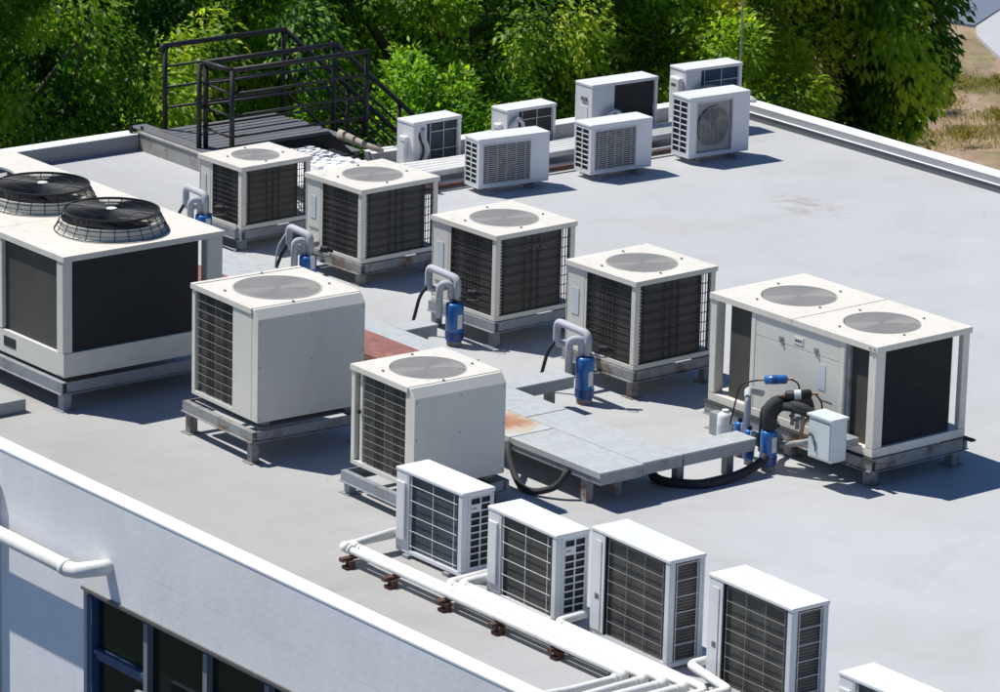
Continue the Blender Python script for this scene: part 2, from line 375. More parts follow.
def square_hole(m, x0,y0,x1,y1,cx,cy,r,z,n=64):
    """flat top with a round hole"""
    b = len(m.v)
    for k in range(n):
        t = 2*PI*k/n; c, s = math.cos(t), math.sin(t)
        m.v.append((cx+r*c, cy+r*s, z))
        q = min(((x1-cx)/c if c>1e-9 else (x0-cx)/c if c<-1e-9 else 1e9), ((y1-cy)/s if s>1e-9 else (y0-cy)/s if s<-1e-9 else 1e9))
        m.v.append((cx+q*c, cy+q*s, z))
    cor = [(x1,y1),(x0,y1),(x0,y0),(x1,y0)]; ci = len(m.v); m.v += [(p[0],p[1],z) for p in cor]
    for k in range(n):
        a = b+2*k; d = b+2*((k+1)%n); m.f.append((a, a+1, d+1, d))
    for i, p in enumerate(cor):
        ang = math.atan2(p[1]-cy, p[0]-cx) % (2*PI); k = int(ang/(2*PI/n)); a = b+2*(k%n)+1; d = b+2*((k+1)%n)+1
        m.f.append((a, ci+i, d))
def fan_top(t, cx, cy, r, z, mat='grille'):
    MB().ring((cx,cy), r-.002, r+.004, z-.16, z-.002, 48).build('fan_shroud', M['cream_side'], t, smooth=False)
    f = MB()
    for k in range(4):
        a = k*PI/2+.5
        for j in range(6):
            r0, r1 = r*(.22+.12*j), r*(.22+.12*(j+1)); w0, w1 = .42+.05*j, .42+.05*(j+1); n = len(f.v)
            f.v += [(cx+r0*math.cos(a),cy+r0*math.sin(a),z-.06),(cx+r0*math.cos(a+w0*1.6),cy+r0*math.sin(a+w0*1.6),z-.12),(cx+r1*math.cos(a+w1*1.6),cy+r1*math.sin(a+w1*1.6),z-.12),(cx+r1*math.cos(a),cy+r1*math.sin(a),z-.06)]
            f.f.append((n,n+1,n+2,n+3))
    fo = f.build('fan', M['coil'], t)
    MB().tube([(cx,cy,z-.16),(cx,cy,z-.03)], r*.2, 20).build('motor_hub', M['cream_side'], fo)
    MB().disc((cx,cy), r, z-.158).build('fan_floor', M['darkcav'], t)
    gm = MB(); n = int(r/.0115)
    for i in range(1, n): gm.ring((cx,cy), i*.0115, i*.0115+.0056, z-.001, z+.004, 56)
    gm.ring((cx,cy), r-.006, r+.004, z+.001, z+.004, 56)
    for k in range(5):
        a = 2*PI*k/5+.1; T = Matrix.Translation((cx,cy,0)) @ Matrix.Rotation(a,4,'Z'); gm.box(.03,-.003,z-.006,r,.003,z-.001,T)
    gm.build('fan_grille', M[mat], t)
    for k in range(4):
        a = PI/4+k*PI/2+.5; x = cx+(r*1.22)*math.cos(a); y = cy+(r*1.22)*math.sin(a)
        MB().tube([(x,y,z),(x,y,z+.012)], .011, 8).build('screw_head', M['wireg'], t)
def top_panel(t, w, d, z, r, th=.045, over=.012, cx=0, cy=0, x0=None, x1=None, mat='cream'):
    a0 = -w/2-over if x0 is None else x0; a1 = w/2+over if x1 is None else x1
    m = MB(); square_hole(m, a0,-d/2-over,a1,d/2+over,cx,cy,r,z)
    b = len(m.v); y0, y1 = -d/2-over, d/2+over
    m.v += [(a0,y0,z),(a1,y0,z),(a1,y1,z),(a0,y1,z),(a0,y0,z-th),(a1,y0,z-th),(a1,y1,z-th),(a0,y1,z-th)]
    m.f += [(b,b+1,b+5,b+4),(b+1,b+2,b+6,b+5),(b+2,b+3,b+7,b+6),(b+3,b,b+4,b+7)]
    o = m.build('top_panel', M[mat], t)
    bm = bmesh.new(); bm.from_mesh(o.data); bmesh.ops.remove_doubles(bm, verts=bm.verts, dist=.0005)
    bmesh.ops.recalc_face_normals(bm, faces=bm.faces); bm.to_mesh(o.data); bm.free()
    # flange under the rim
    MB().ring((cx,cy), r-.001, r+.02, z-.02, z-.004, 48).build('collar', M['cream_side'], t)
    return o
def guard(axis, p, a0, a1, z0, z1, nv, nh, mat, t, r=.0022, jit=0):
    """wire guard in front of a coil. axis 'y': plane y=p spanning x a0..a1; axis 'x': plane x=p spanning y"""
    m = MB()
    def wire(u0, v0, u1, v1, off):
        if axis == 'y': m.box(min(u0,u1)-r, p-r+off, min(v0,v1)-r, max(u0,u1)+r, p+r+off, max(v0,v1)+r)
        else: m.box(p-r+off, min(u0,u1)-r, min(v0,v1)-r, p+r+off, max(u0,u1)+r, max(v0,v1)+r)
    vs = nv if isinstance(nv, (list,tuple)) else [i/(nv-1) for i in range(nv)]
    for f in vs: wire(a0+(a1-a0)*f, z0, a0+(a1-a0)*f, z1, 0)
    hs = nh if isinstance(nh, (list,tuple)) else [i/(nh-1) for i in range(nh)]
    for f in hs: wire(a0, z0+(z1-z0)*f, a1, z0+(z1-z0)*f, 2.1*r*(1 if (p>0 and axis=='x') else -1))
    return m.build('wire_guard', M[mat], t)

# ------------------------------------------------------------------ open-corner condensers (four coils sides, access panel on the left)
def corner_unit(label, x, y, rz, w, d, h, zb, standlabel, smat='galv', lab=True, marks=True):
    stand(w+.03, d+.03, zb-.004, x, y, rz, standlabel, rail=.085, mat=smat)
    t = thing('condensing_unit', label, 'air conditioner', (x,y,zb), rz, 'square top-blowing condensing units')
    H = h-zb; hx, hy = w/2, d/2; pt = .056
    MB().box(-hx,-hy,0,hx,hy,.045).build('base_pan', M['cream_side'], t, bevel=.006)
    for (px, py) in ((hx-pt,-hy),(hx-.05,hy-pt),(-hx,hy-pt),(-hx,-hy)):
        ww = pt if (px,py) != (hx-.05,hy-pt) else .05
        if (px,py) == (-hx,-hy): ww = .012
        MB().box(px,py,.046,px+ww,py+(pt if ww>.02 else .05),H-.047).build('corner_post', M['cream'], t, bevel=.005)
    xp = -hx+.26*w
    pnl = MB().box(-hx+.014,-hy+.004,.05,xp,-hy+.02,H-.05).build('access_panel', M['cream_side'], t, bevel=.004)
    if lab:
        MB().box(-hx+.07,-hy-.001,H*.42,xp-.07,-hy+.003,H*.72).build('faded_label', M['label'], pnl)
    MB().box(-hx+.05,-hy-.002,.20,xp-.03,-hy+.003,.207).build('panel_seam', M['seam'], pnl)
    # far sides: coil with an open strip by the right back corner
    MB().box(xp+.03,-hy+.025,.05,hx-pt-.002,-hy+.055,H-.05).build('coil', M['coil'], t)
    MB().box(xp+.002,-hy+.006,.05,xp+.026,-hy+.03,H-.05).build('trim_strip', M['cream'], t)
    MB().box(hx-.055,-hy+pt+.002,.05,hx-.025,hy-pt-.085,H-.05).build('coil', M['coil'], t)
    MB().box(-hx+.03,hy-.055,.05,hx-.20,hy-.025,H-.05).build('coil', M['coil'], t)
    MB().box(-hx+.003,-hy+.05,.05,-hx+.03,hy-pt-.002,H-.05).build('side_panel', M['cream_side'], t)
    guard('y', -hy+.012, xp+.035, hx-pt-.004, .05, H-.05, [0,.06,.30,.37,.45,.53,.60,.97], 12, 'wire', t, .0030)
    guard('x', hx-.012, -hy+pt+.01, hy-pt-.004, .05, H-.05, [0,.06,.36,.46,.56,.86,.9,.94,.985], 9, 'wire', t, .0032)
    if marks:
        tk = MB()
        for i in range(22): tk.box(hx-.004,-hy+pt+.002,.07+i*(H-.14)/22,hx-.001,-hy+pt+.012,.08+i*(H-.14)/22)
        tk.build('guard_clips', M['wirew'], t)
    if 'bent fins' in label or 'scratches' in label:
        bf = MB(); q0, q1, z0_, z1_ = ((.2,.42,.10,.17) if 'bent fins' in label else (-.16,.12,.60,.68))
        for i in range(5):
            yy = q0+(q1-q0)*random.random(); zz = z0_+(z1_-z0_)*random.random(); T = Matrix.Translation((hx-.024,yy,zz)) @ Matrix.Rotation(random.uniform(.5,1.1),4,'X')
            bf.box(0,-.004,-.018-.02*random.random(),.003,.004,.018,T)
        bf.build('bent_fins', M['wireg'], t)
    r = min(w,d)*.345
    top_panel(t, w, d, H, r); fan_top(t, 0, 0, r, H)
    return t
corner_unit('smallest square condenser, nearest the stair landing, bent fins low on its right coil', -4.398, .341, math.radians(2.2), .68,.84,.83,.20, 'grey stand under the square condenser nearest the black stair landing')
corner_unit('second square condenser from the stair landing, just behind the large blank sided one', -2.83,.593, math.radians(2.6), .84,.93,.93,.21, 'rust streaked stand under the square condenser just behind the blank sided one', 'galvrust')
corner_unit('square condenser in the middle of the roof with small bright scratches on its right coil', -.521,.364, math.radians(1.7), .91,.93,1.04,.24, 'grey stand under the middle square condenser with the scratched coil')
corner_unit('square condenser just left of the long double unit, blue canister before its left corner', 1.388,.391, math.radians(1.7), .91,.93,1.05,.25, 'rust edged grey stand under the square condenser left of the double unit', 'galvrust')

# ------------------------------------------------------------------ condensers with a blank right side
def blank_unit(label, x, y, rz, w, d, h, zb, standlabel, kind, zs, lift):
    stand(w+.06, d+.10, zs, x+.0, y-.02, rz, standlabel, rail=.08, mat='galvrust' if kind == 'C' else 'galv')
    if kind == 'C':
        bo = MB().box(x-w/2+.03,y-d/2+.02,zs+.001,x+w/2-.03,y+d/2-.06,zs+.008).build('board', M['clutter']); tag(bo, 'thin grey board lying on the stand under the large blank sided condenser', 'board')
    t = thing('condensing_unit', label, 'air conditioner', (x,y,zb), rz, 'blank sided top-blowing condensing units')
    H = h-zb; hx, hy = w/2, d/2
    # blank panel on +x with a chamfered head
    for sy in (-hy+.02, 0, hy-.02):
        for sz in (.03, H*.5, H-.11): MB().tube([(hx,sy,sz),(hx+.003,sy,sz)], .007, 6).build('screw_head', M['wireg'], t)
    prof = [(hx,0),(hx,H-.078),(hx-.062,H-.004),(hx-.09,H-.004),(hx-.09,0)]
    m = MB(); n = 5; m.v = [(a,-hy,b) for a,b in prof]+[(a,hy,b) for a,b in prof]
    m.f = [tuple(range(5)), tuple(range(9,4,-1))]+[(i,(i+1)%5,5+(i+1)%5,5+i) for i in range(5)]
    m.build('side_panel', M['cream_side'], t, bevel=.004)
    MB().box(-hx,-hy,0,hx-.09,hy,.04).build('base_pan', M['cream_side'], t, bevel=.004)
    MB().box(-hx,-hy,.041,-hx+.05,-hy+.05,H-.047).build('corner_post', M['cream'], t, bevel=.005)
    MB().box(-hx,hy-.05,.041,-hx+.05,hy,H-.047).build('corner_post', M['cream'], t, bevel=.005)
    MB().box(-hx+.05,hy-.03,.041,hx-.092,hy-.004,H-.047).build('back_panel', M['cream_side'], t)
    MB().box(-hx+.005,-hy+.052,.041,-hx+.03,hy-.052,H-.047).build('coil', M['coil'], t)
    if kind == 'C':
        x1 = hx-.092-.29
        MB().box(x1,-hy-.001,.0,hx-.092,-hy+.03,H-.047).build('access_panel', M['cream_side'], t, bevel=.004)
        x0 = -hx+.075
    else:
        x1 = hx-.092-.035; x0 = -hx+.16
        MB().box(x1,-hy+.002,.041,hx-.092,-hy+.03,H-.047).build('trim_strip', M['cream'], t)
        MB().box(x0-.065,-hy+.02,.041,x0-.03,-hy+.05,H-.047).build('trim_strip', M['cream_side'], t)
        MB().tube([(x0-.05,-hy+.012,H*.55),(x0-.05,-hy-.01,H*.55)],.018,8).build('valve', M['black'], t)
    MB().box(x0,-hy+.03,.041,x1-.004,-hy+.06,H-.047).build('coil', M['coil'], t)
    guard('y', -hy+.012, x0+.004, x1-.008, .045, H-.05, [0,.5,1], 12, 'wireg', t, .0020)
    guard('y', -hy+.021, x0+.004, x1-.008, .045, H-.05, [.25,.33,.42,.7,.78,.9], [.5], 'wire', t, .0028)
    r = .365*w*(1 if kind == 'C' else .97)
    top_panel(t, w-.09, d, H+.001, r, cx=-.02, cy=0, x0=-hx-.006, x1=hx-.092)
    if kind == 'C': MB().box(-hx+.05,-hy-.01,H+.002,-hx+.058,hy+.01,H+.004).build('lid_seam', M['seam'], t)
    fan_top(t, -.02, 0, r, H+.001)
    for s in (-1,1): MB().box(-hx+.1,s*(hy-.12)-.04,-lift+.012,hx-.05,s*(hy-.12)+.04,-.001).build('foot_rail', M['galv'], t)
    return t
blank_unit('large condenser with blank grey right side and half width coil, beside the twin fan unit', 1.057,-3.25, math.radians(-2.2), 1.01,1.05,1.29,.335, 'rusty stand under the large blank sided condenser beside the twin fan unit', 'C', .275, .058)
blank_unit('condenser with blank grey right side and full width coil, behind the first front split unit', 3.03,-3.18, math.radians(-1.4), .87,.89,1.075,.245, 'grey stand under the blank sided condenser behind the split units', 'D', .19, .053)

# ------------------------------------------------------------------ the twin-fan unit with raised black fan cages (left edge)
stand(3.5,1.70,.255,-2.27,-3.51,0,'long grey stand under the twin fan unit with black fan cages', rail=.095, leg=.07, legs=[(-1.6,-.83),(-.1,-.83),(1.66,-.83),(1.66,.74),(-1.6,.74)])
t = thing('chiller_unit', 'big twin fan unit at the left edge with black fan cages and dark mesh sides', 'air conditioner', (-.55,-3.51,.285))
H = 1.35-.285; hy = .81; x0 = -3.42
MB().box(x0,-hy,0,0,hy,.21).build('plinth', M['cream_side'], t, bevel=.006)
MB().box(-.95,-hy-.004,.07,-.76,-hy+.0,.155).build('vent_slot', M['darkcav'], t)
for i, xa in enumerate((-.105, -1.19, -1.04-.03, -2.30, -2.2, -3.42)):
    MB().box(xa,-hy-.004,.212,xa+.10,-hy+.09,H-.052).build('corner_post', M['cream_side'], t, bevel=.006)
MB().box(-.10,-hy-.005,.02,.004,-hy+.002,.21).build('post_foot', M['cream_side'], t)
MB().box(-.095,hy-.16,.212,.0,hy,H-.052).build('corner_post', M['cream_side'], t, bevel=.006)
MB().box(-.965,-hy+.03,.212,-.11,-hy+.06,H-.052).build('coil', M['coilfine'], t)
MB().box(-2.09,-hy+.03,.212,-1.20,-hy+.06,H-.052).build('coil', M['coilfine'], t)
MB().box(-3.3,-hy+.03,.212,-2.31,-hy+.06,H-.052).build('coil', M['coilfine'], t)
MB().box(-.05,-hy+.094,.212,-.02,hy-.24,H-.052).build('coil', M['coilblack'], t)
MB().box(-3.4,hy-.06,.212,-.40,hy-.03,H-.052).build('coil', M['coilblack'], t)
for a0, a1, cx in ((-1.115,.014,-.55),(-2.26,-1.121,-1.635),(-3.434,-2.266,-2.84)):
    top_panel(t, 1, 2*hy, H, .42, th=.05, cx=cx, cy=.0, x0=a0, x1=a1)
    MB().disc((cx,0),.42,H-.2).build('fan_floor', M['darkcav'], t)
def cage(x, y, z, label):
    K = .84
    c = thing('fan_cage', label, 'fan guard', (x,y,z), 0, 'raised black fan guards')
    MB().ring((0,0),.515,.53,0,.115,56).ring((0,0),.53,.60,0,.006,56).build('fan_collar', M['cream_side'], c)
    f = MB()
    for k in range(5):
        a = k*2*PI/5
        for j in range(5):
            r0, r1 = .09+.075*j, .09+.075*(j+1); n = len(f.v); ww = 1.05
            f.v += [(r0*math.cos(a),r0*math.sin(a),.13),(r0*math.cos(a+ww),r0*math.sin(a+ww),.07),(r1*math.cos(a+ww),r1*math.sin(a+ww),.07),(r1*math.cos(a),r1*math.sin(a),.13)]; f.f.append((n,n+1,n+2,n+3))
    f.build('fan_blades', M['black'], c)
    w1 = MB()
    for k in range(150):
        a = 2*PI*k/150; T = Matrix.Rotation(a,4,'Z'); n = len(w1.v)
        w1.tube([T@Vector((.06,0,.195)), T@Vector((.25,0,.197)), T@Vector((.485,0,.188))], .0036, 4, cap=False)
    for k in range(24):
        a = 2*PI*k/24; T = Matrix.Rotation(a,4,'Z')
        w1.tube([T@Vector((.485,0,.188)), T@Vector((.50,0,.16)), T@Vector((.585,0,.008))], .0048, 5, cap=False)
    for rr, zz, q in ((.487,.190,.010),(.515,.14,.003),(.54,.095,.003),(.56,.055,.003),(.586,.008,.005),(.30,.195,.004),(.18,.195,.004)):
        w1.ring((0,0), rr-q, rr+q, zz-q, zz+q, 56)
    w1.build('wire_cage', M['black'], c)
    MB().tube([(0,0,.195),(0,0,.210)], .055, 24).build('hub_cap', M['cream_side'], c, bevel=.006)
    a = .55; T = Matrix.Rotation(a,4,'Z'); b = MB().box(-.47,-.006,.199,.47,.006,.204,T); b.build('cross_bar', M['wireg'], c)
    c.scale = (K,K,.90)
    return c
cage(-1.10,-3.48,1.352,'black domed fan guard on the twin fan unit, the one nearer the right corner')
cage(-2.185,-3.49,1.352,'black domed fan guard on the twin fan unit, the one cut by the left edge')
# ------------------------------------------------------------------ the long double unit on the right
RX, RY, RZ, RB = 3.835, .486, math.radians(1.2), .245
stand(2.03,1.10,RB-.004,RX,RY,RZ,'weathered stand under the long double condenser on the right', rail=.10, mat='galvrust', leg=.075, legs=[(-.98,-.52),(-.05,-.52),(.89,-.52),(.89,.42),(-.98,.42)])
t = thing('double_condensing_unit', 'long double condenser with two flush round fans and a control box at its front', 'air conditioner', (RX,RY,RB), RZ)
RU = t
H = 1.19-RB; hx, hy = 1.0, .53
MB().box(-hx,-hy,0,hx,hy,.075).build('base_pan', M['cream'], t, bevel=.006)
for px, py, wx in ((-hx,-hy,.075),(hx-.09,-hy,.09),(-.50,-hy+.002,.055),(.57,-hy+.002,.055),(hx-.055,hy-.075,.055),(-hx,hy-.1,.06)):
    MB().box(px,py-.001,.076,px+wx,py+(.10 if py<0 else .073),H-.052).build('corner_post', M['cream'], t, bevel=.006)
MB().box(.57+.057,-hy+.02,.076,.57+.10,-hy+.06,H-.052).build('trim_strip', M['galv'], t)
MB().box(-.443,-hy+.004,.076,.568,-hy+.02,H-.24).build('service_panel', M['cream_side'], t, bevel=.003)
up = MB().box(-.443,-hy+.004,H-.236,.568,-hy+.02,H-.053).build('upper_panel', M['cream_side'], t, bevel=.003)
for hxx in (-.13,.29): MB().box(hxx-.022,-hy-.006,H-.222,hxx+.022,-hy+.004,H-.178).tube([(hxx,-hy-.004,H-.2),(hxx,-hy-.016,H-.2)], .012, 10).build('lock', M['galv'], up)
np_ = MB().box(.02,-hy-.001,H-.20,.13,-hy+.004,H-.14).build('nameplate', M['plate'], up)
nk = MB()
for i in range(6): nk.box(.035+i*.014,-hy-.003,H-.178,.044+i*.014,-hy-.0012,H-.160)
nk.build('nameplate_marks', M['ink'], np_)
MB().box(.33,-hy+.001,H-.52,.41,-hy+.0035,H-.30).build('faded_label', M['label'], t)
MB().box(.375-.005,-hy+.0,H-.60,.50,-hy+.003,H-.597).build('panel_seam', M['seam'], t)
for a0, a1 in ((-.80,-.503),(.67,hx-.093)):
    MB().box(a0,-hy+.05,.076,a1,-hy+.08,H-.052).build('coil', M['coilfine'], t)
cl = MB().box(hx-.055,-hy+.102,.076,hx-.035,hy-.17,H-.052)
for i in range(46):
    z = .085+i*(H-.15)/46; cl.box(hx-.034,-hy+.102,z,hx-.028,hy-.17,z+.010)
cl.build('coil', M['coilblack'], t)
MB().box(-hx+.02,-hy+.3,.076,-hx+.05,hy-.1,H-.052).build('coil', M['coilblack'], t)
MB().box(-.86,hy-.06,.076,hx-.34,hy-.03,H-.052).build('coil', M['coilblack'], t)
for a0, a1, cx in ((-hx-.012,-.003,-.5),(.003,hx+.012,.5)):
    top_panel(t, 1, 2*hy, H, .32, th=.05, cx=cx, cy=0, x0=a0, x1=a1); fan_top(t, cx, 0, .32, H)
MB().box(-.0035,-hy-.012,H-.03,.0035,hy+.012,H+.0015).build('lid_seam', M['seam'], t)
for q in (-.02,.03): MB().tube([(hx-.05+q,-hy-.013,H-.025),(hx-.05+q,-hy-.02,H-.025)], .01, 8).build('screw_head', M['wireg'], t)
MB().box(-hx-.05,-hy-.03,-.012,hx+.12,-hy+.02,-.003).box(hx-.3,hy-.02,-.02,hx+.10,hy+.03,-.003).build('rubber_strip', M['rubber'], t)
# control box hung on the front
cbx = MB()
b0 = (.62,-hy-.36,.02); cw, cd, ch = .27,.17,.32
cbx.v = [(b0[0],b0[1],b0[2]-.03),(b0[0]+cw,b0[1],b0[2]-.03),(b0[0]+cw,b0[1]+cd,b0[2]-.03),(b0[0],b0[1]+cd,b0[2]-.03),
         (b0[0],b0[1],b0[2]+ch),(b0[0]+cw,b0[1],b0[2]+ch),(b0[0]+cw,b0[1]+cd,b0[2]+ch),(b0[0],b0[1]+cd,b0[2]+ch)]
cbx.f = [(0,3,2,1),(4,5,6,7),(0,1,5,4),(1,2,6,5),(2,3,7,6),(3,0,4,7)]
M['boxpaint'] = paint('pale_green_grey_paint', (.62,.68,.67), .4, .2)
cb = cbx.build('control_box', M['boxpaint'], t, bevel=.006)
MB().box(b0[0]-.012,b0[1]-.02,b0[2]+ch+.001,b0[0]+cw+.014,b0[1]+cd+.01,b0[2]+ch+.022).build('rain_lid', M['boxpaint'], cb, bevel=.004)
MB().box(b0[0]+.012,b0[1]-.012,b0[2]-.01,b0[0]+cw-.012,b0[1]-.001,b0[2]+ch-.03).build('door', M['boxpaint'], cb, bevel=.004)
MB().tube([(b0[0]+.04,b0[1]-.013,b0[2]+.17),(b0[0]+.04,b0[1]-.03,b0[2]+.17)], .014, 10).tube(fillet([(b0[0]+.04,b0[1]-.03,b0[2]+.17),(b0[0]+.075,b0[1]-.032,b0[2]+.185),(b0[0]+.095,b0[1]-.02,b0[2]+.12),(b0[0]+.105,b0[1]-.02,b0[2]+.04)], .03), .006, 6).build('lock_wire', M['ink'], cb)
MB().box(b0[0]+.05,b0[1]+cd,b0[2]+.05,b0[0]+cw-.05,-hy-.001,b0[2]+.12).build('bracket', M['galv'], cb)

# ------------------------------------------------------------------ side-blowing split units
def louvres(t, axis, p, a0, a1, z0, z1, cols, rows, skip=()):
    """end plate with two columns of rectangular holes showing a dark inside; skip: (col,row) holes left blank"""
    cav = MB(); fr = MB(); du = (a1-a0)/cols; dz = (z1-z0)/rows
    s = 1 if p > 0 else -1
    def bx(m, u0, u1, q0, q1, w0, w1):
        if axis == 'x': m.box(min(p+s*q0,p+s*q1),u0,w0,max(p+s*q0,p+s*q1),u1,w1)
        else: m.box(u0,min(p+s*q0,p+s*q1),w0,u1,max(p+s*q0,p+s*q1),w1)
    bx(cav, a0, a1, -.0165, -.0135, z0, z1)
    bw = du*.055; bh = dz*.085
    for c in range(cols+1): bx(fr, max(a0,a0+du*c-bw), min(a1,a0+du*c+bw), -.007, .003, z0, z1)
    for r in range(rows+1): bx(fr, a0, a1, -.0072, .0022, max(z0,z0+dz*r-bh), min(z1,z0+dz*r+bh))
    for c, r in skip: bx(fr, a0+du*c, a0+du*(c+1), -.0073, .0028, z0+dz*r, z0+dz*(r+1))
    cav.build('vent_cavity', M['darkcav'], t); fr.build('side_grille', M['white_side'], t)
def split_front(label, x, y, rz, w, d, h, zb, coil, slabel=None, side='grid'):
    """unit seen from behind: coil on the -y face, end plate on +x"""
    t = thing('split_outdoor_unit', label, 'air conditioner', (x,y,0), rz, 'split outdoor units along the front kerb')
    hx, hy = w/2, d/2
    for fx in (-hx+.12, hx-.2): MB().box(fx,-hy-.03,0,fx+.07,hy+.03,zb-.002).build('foot', M['galv'], t)
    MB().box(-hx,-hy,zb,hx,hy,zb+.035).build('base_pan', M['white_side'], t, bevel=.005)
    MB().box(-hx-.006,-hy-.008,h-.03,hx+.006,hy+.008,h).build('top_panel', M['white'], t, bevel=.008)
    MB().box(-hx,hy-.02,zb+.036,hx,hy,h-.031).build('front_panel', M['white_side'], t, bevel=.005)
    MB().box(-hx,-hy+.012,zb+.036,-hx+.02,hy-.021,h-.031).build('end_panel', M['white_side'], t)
    cx0 = -hx+.19*w; cx1 = hx-.075
    cp = MB().box(-hx+.001,-hy-.004,zb+.036,cx0-.012,-hy+.011,h-.031).build('service_cover', M['white'], t, bevel=.006)
    if side == 'grid':
        MB().box(-hx+.02,-hy-.020,zb+.10,cx0-.03,-hy-.005,h-.10).build('raised_cover', M['white'], cp, bevel=.008)
    else:
        MB().box(-hx+.05,-hy-.010,zb+.05,cx0-.05,-hy-.005,h-.08).build('raised_cover', M['white'], cp, bevel=.004)
        hp = MB().box(-hx+.065,-hy-.012,zb+.29,cx0-.065,-hy-.0105,zb+.33).build('handle_recess', M['seam'], cp)
    MB().box(cx0-.011,-hy-.003,zb+.036,cx0+.003,-hy+.05,h-.031).build('trim_strip', M['black'] if side != 'grid' else M['white_side'], t)
    MB().box(hx-.055,-hy-.002,zb+.036,hx-.002,-hy+.052,h-.031).build('corner_post', M['white_side'], t, bevel=.006)
    MB().box(cx0+.005,-hy+.022,zb+.036,hx-.057,-hy+.05,h-.031).build('coil', M[coil], t)
    if side == 'grid':
        guard('y', -hy+.006, cx0+.015, cx1, zb+.045, h-.045, [.02,.48,.93], [.05,.26,.47,.68,.89], 'wirew', t, .0020)
        MB().box(hx-.02,-hy+.053,zb+.036,hx-.003,-hy+.075,h-.031).box(hx-.02,hy-.030,zb+.036,hx-.003,hy-.021,h-.031).box(hx-.02,-hy+.075,zb+.036,hx-.003,hy-.030,zb+.06).box(hx-.02,-hy+.075,h-.055,hx-.003,hy-.030,h-.031).build('end_frame', M['white_side'], t)
        louvres(t, 'x', hx-.003, -hy+.076, hy-.031, zb+.061, h-.056, 2, 10, [(0,8)])
        zz = zb+.061+(h-.056-zb-.061)*.85; MB().box(hx,-hy+.09,zz-.006,hx+.0012,-hy+.135,zz+.006).build('nameplate_marks', M['wireg'], t)
    else:
        guard('y', -hy+.006, cx0+.025, cx1-.01, zb+.045, h-.045, [0,.333,.666,1], 8, 'wireg', t, .0021)
        MB().box(hx-.075,-hy+.01,zb+.04,hx-.057,-hy+.02,h-.035).build('dark_strip', M['black'], t)
        MB().box(hx-.05,-hy+.055,zb+.036,hx-.03,hy-.045,h-.031).build('coil', M['diag'] if side=='diag' else M['coil'], t)
        MB().box(hx-.03,hy-.044,zb+.036,hx-.002,hy-.021,h-.031).build('corner_post', M['white_side'], t, bevel=.004)
        guard('x', hx-.006, -hy+.06, hy-.05, zb+.045, h-.045, [.04,.93], 7, 'wirew', t, .0022)
    return t
split_front('front row split unit with blue green coil, leftmost of the row', 4.403,-4.054,math.radians(.1),.83,.30,.70,.028,'coilblue')
split_front('front row split unit with brownish coil and white wire grid, second in the row', 5.616,-4.112,math.radians(-1.3),.84,.30,.72,.03,'coilfine')
split_front('tall front row split unit with dark hatched coils on two sides, third in the row', 6.748,-4.003,math.radians(-1.9),.92,.32,.84,.02,'diag',side='diag')
split_front('tall front row split unit, the one of the two hatched ones nearer the bottom edge', 8.01,-3.96,math.radians(-1.2),.91,.33,.84,.02,'diag',side='diag')
split_front('small white split unit mostly cut off by the bottom edge of the picture', 9.50,-4.10,0,.83,.31,.60,.03,'coilblue')

